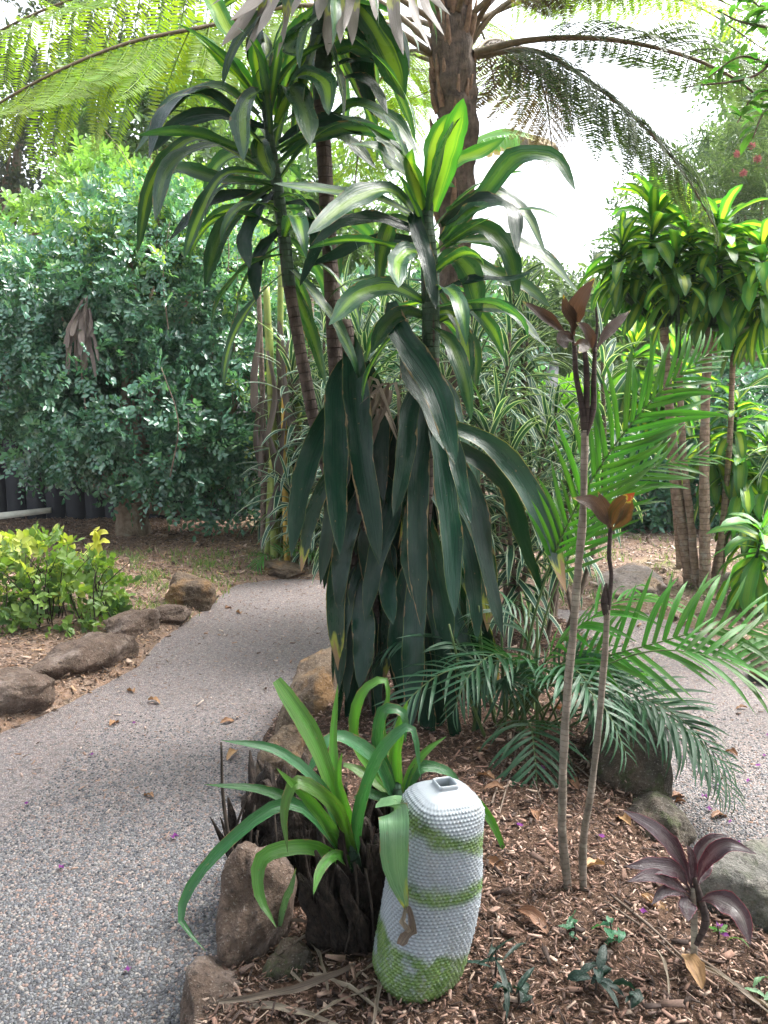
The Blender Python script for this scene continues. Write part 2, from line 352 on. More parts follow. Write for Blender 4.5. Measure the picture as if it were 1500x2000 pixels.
MT['fern_grey'] = leaf_mat('fern_pinnule_shaded', (0.05, 0.085, 0.045), (0.09, 0.13, 0.06), None, .2, .45, .4, vein=3, tboost=(1.3, 1.3, .6))  # same fern leaf, shade put into a darker, greyer colour
MT['fern_old'] = leaf_mat('fern_pinnule_old', (0.075, 0.055, 0.05), (0.13, 0.09, 0.06), None, .2, .6, .25, vein=3)
MT['banana_dead'] = leaf_mat('banana_leaf_dead', (0.12, 0.095, 0.085), (0.22, 0.18, 0.165), None, .2, .7, .2, vein=50, tboost=(1.1, 1, .9))
MT['banana'] = leaf_mat('banana_leaf', (0.12, 0.26, 0.10), (0.20, 0.36, 0.14), None, .2, .4, .4, vein=40, tip=.2, tipcol=(.4, .3, .2))
MT['dry_leaf'] = leaf_mat('dry_leaf', (0.20, 0.105, 0.055), (0.30, 0.17, 0.09), None, .2, .6, .15, vein=10, vary=.6, tboost=(1.2, 1, .7))
MT['straw'] = leaf_mat('dry_strap_leaf', (0.13, 0.10, 0.08), (0.25, 0.20, 0.155), None, .2, .7, .15, vein=24, vary=.6, tboost=(1.1, 1, .8))
MT['seedling'] = leaf_mat('seedling_leaf', (0.03, 0.10, 0.06), (0.05, 0.15, 0.07), None, .2, .35, .3, vein=6)
MT['dark_weed'] = leaf_mat('dark_weed_leaf', (0.008, 0.024, 0.018), (0.016, 0.042, 0.03), None, .2, .45, .15, vein=6)
MT['petal_purple'] = plain_mat('petal_purple', (0.09, 0.012, 0.12), (0.17, 0.02, 0.15), .6, 40, .3)
MT['petal_red'] = plain_mat('petal_red', (0.45, 0.13, 0.13), (0.55, 0.26, 0.25), .6, 40, .3)
MT['murraya'] = crown_mat('murraya_leaf', (0.055, 0.14, 0.11), (0.10, 0.225, 0.155), (0.27, 0.40, 0.09), .27, .3, 1.0)
MT['yellow_bush'] = crown_mat('yellow_bush_leaf', (0.06, 0.13, 0.045), (0.15, 0.24, 0.055), (0.40, 0.44, 0.09), .45, .35)
MT['far_green'] = crown_mat('far_leaf', (0.06, 0.12, 0.05), (0.12, 0.20, 0.07), (0.26, 0.34, 0.09), .5, .45)  # far leaves lightened, haze and overexposure put into the colour
MT['far_grey'] = crown_mat('far_leaf_grey', (0.055, 0.095, 0.06), (0.12, 0.17, 0.10), (0.24, 0.29, 0.17), .55, .4)  # grey green far leaves, paled by the same painted haze
MT['far_dark'] = crown_mat('far_leaf_dark', (0.035, 0.05, 0.04), (0.07, 0.09, 0.06), (0.12, 0.15, 0.09), .6, .3)
MT['lime_bush'] = crown_mat('lime_bush_leaf', (0.16, 0.36, 0.04), (0.26, 0.50, 0.05), (0.42, 0.60, 0.08), .5, .45)
MT['grass'] = crown_mat('grass_blade', (0.07, 0.14, 0.04), (0.14, 0.22, 0.06), (0.28, 0.30, 0.12), .6, .35)
MT['corn_trunk'] = bark_mat('corn_trunk', (0.04, 0.03, 0.025), (0.095, 0.072, 0.06), 26, 24)
MT['corn_stem'] = bark_mat('corn_green_stem', (0.025, 0.055, 0.035), (0.04, 0.08, 0.04), 40, 18, .5)
MT['right_trunk'] = bark_mat('right_trunk', (0.19, 0.13, 0.095), (0.34, 0.255, 0.20), 22, 22, lich=(.34, .3, .26))
MT['ti_stem'] = bark_mat('ti_stem', (0.13, 0.11, 0.085), (0.25, 0.21, 0.17), 60, 20, lich=(0.30, 0.28, 0.22), ringc=(.07, .06, .045), bumpd=.003)
MT['ti_stem_dark'] = bark_mat('ti_stem_dark', (0.03, 0.022, 0.02), (0.07, 0.05, 0.045), 55, 20, bumpd=.004)
MT['fern_trunk'] = bark_mat('fern_trunk', (0.045, 0.034, 0.027), (0.12, 0.09, 0.07), 0, 16, bumpd=.03)
MT['fern_fibre'] = bark_mat('fern_fibre', (0.10, 0.062, 0.04), (0.21, 0.135, 0.09), 0, 30)
MT['stipe'] = bark_mat('fern_stipe', (0.085, 0.07, 0.04), (0.16, 0.12, 0.075), 0, 30, .6, .003)
MT['palm_stem'] = bark_mat('palm_stem', (0.05, 0.09, 0.03), (0.10, 0.14, 0.05), 0, 20, .5, .003)
MT['tree_bark'] = bark_mat('tree_bark', (0.12, 0.085, 0.055), (0.22, 0.17, 0.12), 0, 12, lich=(.20, .2, .15), bumpd=.02)
MT['twig'] = bark_mat('twig_bark', (0.09, 0.065, 0.05), (0.19, 0.15, 0.12), 0, 30, bumpd=.003)
MT['twig_dark'] = bark_mat('dark_twig_bark', (0.02, 0.016, 0.013), (0.05, 0.038, 0.03), 0, 30, bumpd=.003)
MT['cane_green'] = bark_mat('cane_green', (0.14, 0.20, 0.05), (0.24, 0.28, 0.08), 3, 8, .5, .003, ringc=(.1, .08, .04))
MT['cane_gold'] = bark_mat('cane_gold', (0.38, 0.24, 0.05), (0.52, 0.36, 0.08), 3, 8, .5, .003, ringc=(.2, .12, .05))
MT['stump'] = bark_mat('rotten_stump', (0.009, 0.007, 0.006), (0.042, 0.030, 0.023), 0, 14, .9, .05)
MT['rock_brown'] = rock_mat('rock_brown', (0.082, 0.055, 0.04), (0.15, 0.105, 0.08), (0.20, 0.155, 0.13))
MT['rock_ochre'] = rock_mat('rock_ochre', (0.085, 0.06, 0.042), (0.155, 0.112, 0.075), (0.22, 0.13, 0.06))
MT['rock_dark'] = rock_mat('rock_dark', (0.045, 0.038, 0.03), (0.085, 0.072, 0.055), (0.12, 0.09, 0.065), .75)
MT['rock_grey'] = rock_mat('rock_grey', (0.08, 0.078, 0.068), (0.14, 0.135, 0.12), (0.19, 0.175, 0.15), .35)
MT['rock_pale'] = rock_mat('rock_pale', (0.30, 0.24, 0.21), (0.38, 0.32, 0.29), (0.42, 0.29, 0.2))
MT['wall_dark'] = plain_mat('wall_dark_paint', (0.012, 0.014, 0.018), (0.02, 0.022, 0.027), .7, 6)
MT['board'] = plain_mat('pale_board', (0.62, 0.60, 0.50), (0.74, 0.72, 0.62), .7, 12)
MT['post'] = plain_mat('grey_post', (0.13, 0.13, 0.14), (0.22, 0.22, 0.22), .8, 12)

# ------------------------------------------------------------------ ground, path, garden bed
OUT = [tuple(G(*q)[:2]) for q in [(-150, 1500), (0, 1440), (112, 1394), (280, 1305), (325, 1250), (380, 1212), (425, 1178), (470, 1142), (560, 1132), (680, 1138), (850, 1160), (1000, 1185), (1130, 1195), (1250, 1198), (1370, 1238), (1440, 1285), (1510, 1325), (1620, 1420), (1750, 1600)]]
OUT = [(-2.6, -3), (-2.6, 2.2), (-2.1, 2.9)] + OUT[1:] + [(2.3, 1.5), (2.3, -3)]
ISL = [tuple(G(*q)[:2]) for q in [(700, 1176), (664, 1198), (652, 1280), (600, 1330), (520, 1440), (490, 1560), (468, 1700), (425, 1890), (355, 2010)]]
ISL += [(-.42, 1.2), (-.35, .6), (1.2, .6), (1.28, 1.45)] + [tuple(G(*q)[:2]) for q in [(1490, 1850), (1410, 1770), (1345, 1680), (1300, 1595), (1262, 1480), (1225, 1390), (1190, 1290), (1080, 1215), (900, 1180)]]
def sdist(poly, X, Y):                          # signed distance, positive inside
    poly = np.asarray(poly); d = np.full(X.shape, 1e9); ins = np.zeros(X.shape, bool)
    for (x0, y0), (x1, y1) in zip(poly, np.roll(poly, -1, 0)):
        ex, ey = x1 - x0, y1 - y0; t = np.clip(((X - x0) * ex + (Y - y0) * ey) / (ex * ex + ey * ey + 1e-12), 0, 1)
        d = np.minimum(d, np.hypot(X - x0 - t * ex, Y - y0 - t * ey))
        c = (y0 > Y) != (y1 > Y); ins ^= c & (X < (x1 - x0) * (Y - y0) / (y1 - y0 + 1e-12) + x0)
    return np.where(ins, d, -d)
def sn(X, Y, s, seed=0):                        # cheap smooth noise
    return (np.sin(X * 3.1 * s + seed) * np.cos(Y * 2.7 * s + 1.3 * seed) + .6 * np.sin(X * 6.7 * s - Y * 4.1 * s + seed * 2) + .4 * np.cos(X * 11.3 * s + Y * 9.7 * s + seed)) / 2
def bedz(x, y):
    d = sdist(ISL, np.atleast_1d(np.asarray(x, float)), np.atleast_1d(np.asarray(y, float)))
    z = -0.06 + 0.15 * np.clip((d + .06) / .12, 0, 1) + .05 * np.clip(d / .5, 0, 1) + .012 * sn(np.atleast_1d(x), np.atleast_1d(y), 2.2, 4)
    return np.where(d < -.06, -.06, z)
def groundz(x, y):
    x, y = np.atleast_1d(np.asarray(x, float)), np.atleast_1d(np.asarray(y, float)); d = -sdist(OUT, x, y)
    return np.where(d < 0, -.03, -.03 + .08 * np.clip(d / .12, 0, 1) + .05 * np.clip(d / 1.5, 0, 1)) + np.clip(d, 0, .6) * .035 * sn(x, y, 1.6, 2)
def grid(name, xs, ys, fz, mat):
    X, Y = np.meshgrid(xs, ys); Z = fz(X.ravel(), Y.ravel()); V = np.stack([X.ravel(), Y.ravel(), Z], 1); nx, ny = len(xs), len(ys)
    i = np.arange(ny - 1)[:, None] * nx + np.arange(nx - 1)[None]
    return mesh_np(name, V, np.stack([i, i + 1, i + nx + 1, i + nx], -1).reshape(-1, 4), mat)

k = NT('soil_litter')
ob = k.n('TexCoord').outputs['Object']
a, b, c = k.noise(ob, 1.1, 4.0), k.noise(ob, 9.0, 6.0, .7), k.noise(ob, 55.0, 4.0, .7)
vor = k.n('TexVoronoi', {'Vector': k.n('Mapping', {0: ob, 3: (1, 1.6, 1)}).outputs[0], 'Scale': 26.0, 'Randomness': 1.0})
col = k.mix(k.ramp(b, .3, .7), (0.11, 0.075, 0.055), (0.27, 0.19, 0.145))
col = k.mix(k.ramp(c, .5, .68), col, (0.36, 0.28, 0.22)); col = k.mix(k.math('MULTIPLY', k.ramp(k.n('SeparateColor', {0: vor.outputs['Color']}).outputs[0], .62, .7), .55), col, (0.24, 0.15, 0.10))
col = k.mix(k.math('MULTIPLY', k.ramp(a, .55, .7), .35), col, (0.15, 0.19, 0.07))
MT['soil'] = k.bsdf(col, .95, k.bump(k.math('ADD', b, c), .8, .03), .2)
k = NT('mulch_base')
ob = k.n('TexCoord').outputs['Object']; b, c = k.noise(ob, 30.0, 5.0, .7), k.noise(ob, 120.0, 3.0, .7)
col = k.mix(k.ramp(b, .3, .7), (0.03, 0.018, 0.012), (0.10, 0.06, 0.04)); col = k.mix(k.ramp(c, .55, .7), col, (.17, .11, .08))
MT['mulch'] = k.bsdf(col, .95, k.bump(b, .9, .03), .2)
PEB = [(0.028, 0.031, 0.038), (0.065, 0.070, 0.080), (0.095, 0.10, 0.11), (0.05, 0.05, 0.055), (0.14, 0.145, 0.155), (0.08, 0.084, 0.09), (0.165, 0.13, 0.12), (0.11, 0.115, 0.12), (0.17, 0.17, 0.17), (0.20, 0.14, 0.12), (0.075, 0.08, 0.085), (0.22, 0.20, 0.185), (.06, .065, .075), (.085, .09, .105), (.12, .125, .135)]
k = NT('exposed_aggregate')
ob = k.n('TexCoord').outputs['Object']
wob = k.n('VectorMath', {0: ob, 1: k.n('VectorMath', {0: k.noise(ob, 30.0, 2.0, .5, 1), 'Scale': .012}, operation='SCALE').outputs[0]}, operation='ADD').outputs[0]
vor = k.n('TexVoronoi', {'Vector': wob, 'Scale': 92.0}); ved = k.n('TexVoronoi', {'Vector': wob, 'Scale': 92.0}, feature='DISTANCE_TO_EDGE')
cr = k.n('ValToRGB'); cr.color_ramp.interpolation = 'CONSTANT'; els = cr.color_ramp.elements
while len(els) < len(PEB): els.new(.5)
for i, cc in enumerate(PEB): els[i].position = i / len(PEB); els[i].color = (*cc, 1)
k.set(cr.inputs[0], k.n('SeparateColor', {0: vor.outputs['Color']}).outputs[0])
big = k.noise(ob, .9, 4.0)
sepY = k.n('SeparateXYZ', {0: ob}).outputs[1]
dust = k.math('MULTIPLY', k.ramp(k.math('ADD', sepY, k.math('MULTIPLY', big, 2.8)), 2.4, 4.9), .75)   # leaf crumbs and dust gather under the trees
lit = k.noise(ob, 42.0, 4.0, .75)
col = k.mix(k.math('MULTIPLY', dust, k.ramp(lit, .32, .62)), cr.outputs[0], k.mix(k.ramp(k.noise(ob, 90.0, 2.0), .4, .6), (0.24, 0.19, 0.18), (0.38, 0.33, 0.31)))
col = k.mix(k.ramp(ved.outputs[0], .10, .02), col, k.mix(dust, (0.035, 0.033, 0.032), (0.13, 0.10, 0.09)))
col = k.mix(k.math('MULTIPLY', k.ramp(k.noise(ob, 2.3, 5.0, .65), .5, .72), .35), col, k.mix(1.0, col, (.55, .5, .46), 'MULTIPLY'))
MT['path'] = k.bsdf(col, .62, k.bump(k.ramp(ved.outputs[0], 0, .22), .8, .006), .4)

def ax(lo, a, b, hi, step): return np.r_[-np.geomspace(-lo, -a + step, 14) if lo < 0 else lo, np.arange(a, b, step), np.geomspace(b, hi, 14)]
g = obj('ground', grid('ground', ax(-400, -9, 9, 400, .09), np.r_[-60, -20, -8, -4, -2, np.arange(0, 14, .09), np.geomspace(14.2, 600, 16)], groundz, MT['soil'])); g['kind'] = 'structure'
pth = obj('path', grid('path', np.arange(-2.8, 3.6, .1), np.arange(-3, 6.7, .1), lambda x, y: .004 * sn(x, y, .6, 1) * 0, MT['path'])); pth['kind'] = 'structure'
bed = obj('garden_bed', grid('garden_bed', np.arange(-.9, 1.75, .03), np.arange(.5, 5.6, .03), bedz, MT['mulch'])); bed['kind'] = 'structure'

# pebbles standing proud of the near path
def pebbles():
    rng = np.random.default_rng(5); st = .0108
    xs, ys = np.meshgrid(np.arange(-1.35, 1.75, st), np.arange(1.45, 3.7, st)); X = xs.ravel() + rng.uniform(-.45, .45, xs.size) * st; Y = ys.ravel() + rng.uniform(-.45, .45, xs.size) * st
    inv = (np.abs(X) < .62 * Y + .05) & (sdist(ISL, X, Y) < .01) & (sdist(OUT, X, Y) > 0) & (rng.uniform(size=X.size) < np.clip((3.7 - Y) / 1.3, 0, 1))
    X, Y = X[inv], Y[inv]; n = len(X); r = rng.uniform(.0034, .0064, n); el = rng.uniform(.7, 1.3, n); an = rng.uniform(0, 6.28, n); h = r * rng.uniform(.35, .75, n)
    th = np.arange(6) / 6 * 6.283; V = np.zeros((n, 13, 3))
    jit = rng.uniform(.82, 1.15, (n, 6))
    for lv, (rr, hh) in enumerate([(1, -.25), (.68, .75)]):
        lx, ly = np.cos(th) * r[:, None] * el[:, None] * rr * jit, np.sin(th) * r[:, None] / el[:, None] * rr * jit
        V[:, lv * 6:lv * 6 + 6, 0] = X[:, None] + lx * np.cos(an)[:, None] - ly * np.sin(an)[:, None]
        V[:, lv * 6:lv * 6 + 6, 1] = Y[:, None] + lx * np.sin(an)[:, None] + ly * np.cos(an)[:, None]
        V[:, lv * 6:lv * 6 + 6, 2] = h[:, None] * hh
    V[:, 12] = np.stack([X, Y, h], 1)
    q = [(i, (i + 1) % 6, 6 + (i + 1) % 6, 6 + i) for i in range(6)] + [(6, 7, 8, 12), (8, 9, 10, 12), (10, 11, 6, 12)]
    Fq = (np.arange(n)[:, None, None] * 13 + np.array(q)[None]).reshape(-1, 4)
    me = mesh_np('pebbles', V.reshape(-1, 3), Fq, chip_mat('pebble', PEB, .55), None, np.repeat(rng.uniform(0, .999, n), 9))
    o = obj('pebbles', me); tag(o, 'small grey and tan pebbles set in the near path surface', 'pebbles', kind='stuff')
pebbles()

# mulch chips
def chips(name, label, n, region, zf, cols, size, seed, mat=None, kind='stuff'):
    rng = np.random.default_rng(seed); X, Y = region(rng, n); n = len(X); Z = zf(X, Y)
    L = rng.lognormal(math.log(size), .45, n); W = L * rng.uniform(.12, .42, n); H = W * rng.uniform(.12, .35, n)
    az = rng.uniform(0, 6.28, n); pt = rng.normal(0, .3, n); rl = rng.normal(0, .5, n)
    d = np.stack([np.cos(az) * np.cos(pt), np.sin(az) * np.cos(pt), np.sin(pt)], 1); s = unit(np.cross(d, np.array([0, 0, 1.0]))); u = np.cross(s, d)
    s, u = s * np.cos(rl)[:, None] + u * np.sin(rl)[:, None], u * np.cos(rl)[:, None] - s * np.sin(rl)[:, None]
    c = np.stack([X, Y, Z + rng.uniform(0, .016, n) + np.abs(np.sin(pt)) * L * .3], 1)
    t1 = rng.uniform(.35, 1, n)[:, None]; V = np.zeros((n, 8, 3)); q = 0
    for a_, tt in ((-.5, 1.0), (.5, t1)):
        for (b_, c_) in ((-.5, -.5), (.5, -.5), (.5, .5), (-.5, .5)):
            V[:, q] = c + d * L[:, None] * (a_ + rng.uniform(-.08, .08, (n, 1))) + s * W[:, None] * b_ * tt + u * H[:, None] * c_ ; q += 1
    Fq = (np.arange(n)[:, None, None] * 8 + np.array([(0, 3, 2, 1), (4, 5, 6, 7), (0, 1, 5, 4), (1, 2, 6, 5), (2, 3, 7, 6), (3, 0, 4, 7)])[None]).reshape(-1, 4)
    me = mesh_np(name, V.reshape(-1, 3), Fq, mat or chip_mat(name, cols), None, np.repeat(rng.uniform(0, .999, n), 6), smooth=False)
    return tag(obj(name, me), label, 'mulch', kind=kind)
def in_isl(rng, n):
    X = rng.uniform(-.9, 1.7, n); Y = .9 + rng.uniform(0, 1, n) ** 1.35 * 4.0; m = (sdist(ISL, X, Y) > .02) & (np.abs(X) < .62 * Y + .1); return X[m], Y[m]
MULCH = [(0.132, 0.079, 0.057), (0.216, 0.127, 0.094), (0.3, 0.197, 0.15), (0.072, 0.044, 0.034), (0.24, 0.146, 0.111), (0.396, 0.298, 0.234), (0.156, 0.102, 0.081), (0.102, 0.07, 0.058), (0.324, 0.222, 0.176), (0.042, 0.028, 0.023), (0.054, 0.038, 0.031), (0.18, 0.108, 0.078)]
chips('wood_mulch', 'reddish brown wood chip mulch covering the garden bed', 95000, in_isl, bedz, MULCH, .0115, 11)
chips('coarse_wood_mulch', 'larger splintered wood chips strewn over the mulch bed', 5000, in_isl, lambda x, y: bedz(x, y) + .006, MULCH, .021, 12)
def in_left(rng, n):
    X = rng.uniform(-5, -.2, n); Y = rng.uniform(2.6, 9.3, n); m = (sdist(OUT, X, Y) < -.03) & (X > -.58 * Y); return X[m], Y[m]
chips('leaf_litter', 'tan leaf and twig litter under the dark leaved tree', 75000, in_left, groundz, [(.25, .16, .11), (.36, .25, .18), (.16, .11, .08), (.44, .33, .26), (.30, .20, .12), (.10, .075, .06), (.40, .25, .15), (.07, .05, .04), (.2, .12, .07)], .02, 13)
def in_right(rng, n):
    X = rng.uniform(.6, 4.6, n); Y = rng.uniform(3.2, 9, n); m = sdist(OUT, X, Y) < -.03; return X[m], Y[m]
chips('bark_litter', 'pale bark and leaf litter around the clustered trunks', 16000, in_right, groundz, [(.36, .28, .24), (.44, .36, .31), (.22, .16, .13), (.30, .22, .17), (.14, .10, .08)], .028, 14)
def on_path(rng, n):
    X = rng.uniform(-2.4, 2.6, n); Y = rng.uniform(2.0, 6.4, n); m = (sdist(OUT, X, Y) > .02) & (sdist(ISL, X, Y) < -.02) & (rng.uniform(size=n) < np.maximum((Y - 1.6) / 5.5, .9 * np.exp(-np.minimum(sdist(OUT, X, Y), -sdist(ISL, X, Y)) / .09))); return X[m], Y[m]
chips('leaf_crumbs', 'crumbled dry leaf bits scattered over the path', 30000, on_path, lambda x, y: x * 0 + .002, [(.36, .27, .23), (.26, .18, .14), (.44, .36, .31), (.30, .19, .14), (.18, .13, .11)], .011, 15)

# ------------------------------------------------------------------ rocks
import bmesh
_bm = bmesh.new(); bmesh.ops.create_icosphere(_bm, subdivisions=5, radius=1.0)
ICO_V = np.array([v.co[:] for v in _bm.verts]); ICO_F = np.array([[v.index for v in f.verts] for f in _bm.faces]); _bm.free()
def rock(A, B, depth, height, mat, seed, label, side=1, zfun=None, sink=.25, cuts=15, rough=.06):
    rng = np.random.default_rng(seed); a, b = G(*A), G(*B); L = np.linalg.norm(b - a) * 1.18; an = math.atan2(b[1] - a[1], b[0] - a[0])
    d = unit(ICO_V); r = np.ones(len(d)) * 1.12
    nn = rand_dirs(rng, cuts); nn[0] = (rng.normal(0, .15), rng.normal(0, .15), 1); nn[0] /= np.linalg.norm(nn[0]); nn[1] = unit(np.array([rng.normal(0, .2), -1, rng.uniform(-.1, .3)])); nn[2] = unit(np.array([rng.normal(0, .2), 1, rng.uniform(-.1, .3)]))
    for i, q in enumerate(nn):
        dp = d @ q; lim = rng.uniform(.66, .92); rr = np.where(dp > .05, lim / np.maximum(dp, .05), 9)
        r = -np.log(np.exp(-26 * r) + np.exp(-26 * np.minimum(rr, 3))) / 26
    nz = np.array([mnoise.fractal(Vector(v * 1.6 + seed), 1.0, 2.0, 5) for v in d]); nz2 = np.array([mnoise.ridged_multi_fractal(Vector(v * 2.6 + seed * 2), .9, 2.0, 4, 1.0, 2.0) for v in d])
    r = r + nz * rough * 2.0 - (nz2 - 1) * rough * .55
    r = r + .022 * np.array([mnoise.fractal(Vector(v * 9 + seed), 1.0, 2.0, 4) for v in d])
    V = d * r[:, None]; V = V / np.abs(V).max(0)
    V = V * np.array([L / 2, depth / 2, height * (1 + sink) / 2])
    mid = (a + b) / 2; perp = np.array([-math.sin(an), math.cos(an), 0]) * side * depth * .3; p = mid + perp
    z0 = 0.0 if zfun is None else float(zfun(p[0], p[1])[0])
    o = obj('rock', mesh_np('rock', V, ICO_F, MT[mat]), None, (p[0], p[1], z0 + height * (1 + sink) / 2 - height * sink), (0, 0, an))
    return tag(o, label, 'rock', 'rocks edging the path and bed')
RK = [((-70, 1430), (112, 1392), .40, .27, 'rock_brown', 1, 'smooth dark grey brown boulder at the path edge before the long slab', 1),
      ((112, 1362), (276, 1283), .36, .26, 'rock_brown', 2, 'long brown slab rock lying along the path edge', 1),
      ((246, 1268), (318, 1232), .3, .22, 'rock_brown', 3, 'lichen pale rock joining the long brown slab', 1),
      ((310, 1232), (378, 1212), .26, .15, 'rock_brown', 4, 'low flat brown rock beside the upright block', 1),
      ((318, 1200), (418, 1192), .34, .31, 'rock_ochre', 6, 'upright angular tan block of rock at the path edge', 1),
      ((505, 1132), (592, 1130), .28, .17, 'rock_ochre', 8, 'reddish tan rock at the far bend of the path', 1),
      ((522, 1462), (640, 1350), .26, .33, 'rock_ochre', 21, 'large brown and ochre rock behind the strap leaved plants', -1),
      ((486, 1560), (585, 1500), .22, .26, 'rock_ochre', 22, 'orange stained rock beside the rotten stump', -1),
      ((585, 1800), (668, 1778), .18, .24, 'rock_ochre', 23, 'small tan rock tucked below the strap leaved plant', 1),
      ((430, 1952), (520, 1812), .19, .40, 'rock_brown', 24, 'tall brown rock standing on edge beside the path', -1),
      ((345, 2062), (492, 2052), .26, .14, 'rock_brown', 25, 'rounded tan rock at the bed corner before the tall rock', 1),
      ((520, 2000), (640, 1990), .16, .16, 'rock_dark', 26, 'low dark rock among dry leaves in front of the vase', 1),
      ((1218, 1495), (1300, 1604), .3, .36, 'rock_dark', 31, 'big dark mossy rock between the mulch and the path', -1),
      ((1268, 1612), (1352, 1708), .2, .2, 'rock_dark', 32, 'brown stone between the mossy rock and the grey rock', -1),
      ((1365, 1800), (1530, 1915), .42, .28, 'rock_grey', 33, 'big rough grey rock behind the purple leaved plant', 1),
      ((1445, 1322), (1580, 1352), .34, .16, 'rock_ochre', 34, 'orange brown rock beyond the gravel path under palm fronds', 1),
      ((1190, 1180), (1330, 1182), .95, .22, 'rock_pale', 35, 'broad flat pale pink rock near the clustered trunks', 1),
      ((1395, 1160), (1450, 1162), .3, .16, 'rock_pale', 36, 'small pale stone right behind the clustered trunks', 1),
      ((1440, 1192), (1530, 1205), .3, .16, 'rock_brown', 37, 'tan stone under the drooping striped leaves', 1),
      ((1185, 1380), (1235, 1440), .2, .16, 'rock_dark', 38, 'small dark rock under the palm by the path', -1)]
for A_, B_, d_, h_, m_, s_, lb, sd_ in RK: rock(A_, B_, d_, h_, m_, s_, lb, sd_)

# ------------------------------------------------------------------ explicit leaf by image points: (px, py) chain, base depth Y, k metres towards the camera at the tip
CNT = [0]
def pleaf(th, pts, W, mat, Y, k=.15, prof='corn', fold=.28, wave=.16, freq=2.2, face=(0, -.8, .6), tw=0.0, n=16, cols=5, name='leaf', kb=0.0, curl=0.0):
    CNT[0] += 1; rng = np.random.default_rng(1000 + CNT[0])
    ps = np.array([p[:2] for p in pts], float); d = np.r_[0, np.cumsum(np.linalg.norm(np.diff(ps, axis=0), axis=1))]; d /= d[-1]
    C = smooth_path([P(p[0], p[1], p[2] if len(p) > 2 else Y - kb - (k - kb) * t) for p, t in zip(pts, d)], n)
    T = unit(np.gradient(C, axis=0)); Fv = unit(np.array(face, float) + rng.normal(0, .12, 3))
    S = unit(np.cross(T, Fv)); S = twistS(T, S, tw * np.linspace(0, 1, n))
    Wm = M(W, C[n // 2]); V, Fq, uv = ribbon(C, S, Wm / 2, prof, fold, wave, freq, cols, rng, curl)
    return part(name, mesh_np(name, V, Fq, MT[mat], uv), th)
def stem_path(pts, Y): return np.array([P(a[0], a[1], Y if len(a) < 3 else a[2]) for a in pts])
class Bank:
    def __init__(s, name, mat, L, W, seed, ne=7, nv=3, elo=-1.0, ehi=1.3, **kw):
        rng = np.random.default_rng(seed); s.elo, s.ehi, s.ne, s.nv = elo, ehi, ne, nv
        dr = kw.pop('droop', 1.3)
        s.m = [[bank_leaf(name, MT[mat], L * rng.uniform(.85, 1.12), W * rng.uniform(.85, 1.1), e, max(e - dr * rng.uniform(.6, 1.35) * (1.1 - .5 * max(e, 0)), -1.5), rng, **kw) for _ in range(nv)] for e in np.linspace(elo, ehi, ne)]
    def get(s, e, rng):
        i = int(np.clip(round((e - s.elo) / (s.ehi - s.elo) * (s.ne - 1)), 0, s.ne - 1)); return s.m[i][rng.integers(s.nv)]
def rosette(th, path, n, bank, rng, elo, ehi, s0=0.0, scale=(.8, 1.1), skip=None, name='leaf', pw=1.0):
    """n leaves spiralling up the stem path from fraction s0 to its tip, elevation elo at the bottom to ehi at the top"""
    path = np.asarray(path); L = np.r_[0, np.cumsum(np.linalg.norm(np.diff(path, axis=0), axis=1))]; L /= L[-1]; az = rng.uniform(0, 6.28)
    for i in range(n):
        t = (i + .5) / n; s = s0 + (1 - s0) * t; p = np.array([np.interp(s, L, path[:, j]) for j in range(3)]); az += 2.4 + rng.normal(0, .25)
        if skip is not None and skip(az % 6.2832, t): continue
        e = elo + (ehi - elo) * t ** pw + rng.normal(0, .12); me = bank.get(e, rng); sc = rng.uniform(*scale) * (1 - .25 * t ** 3)
        o = obj(name, me, th, tuple(p - np.array(th.location)), (rng.normal(0, .12), rng.normal(0, .08), az), (sc,) * 3)

# ------------------------------------------------------------------ the big corn plants in the bed
BK = Bank('leaf', 'corn', .60, .068, 3, nv=6, prange=(.7, 2.6), elo=-1.0, ehi=1.35, n=14, cols=7, fold=.3, wave=.24, freq=2.4, tw=1.1, droop=1.7)
YB = float(G(740, 1405, .1)[1])
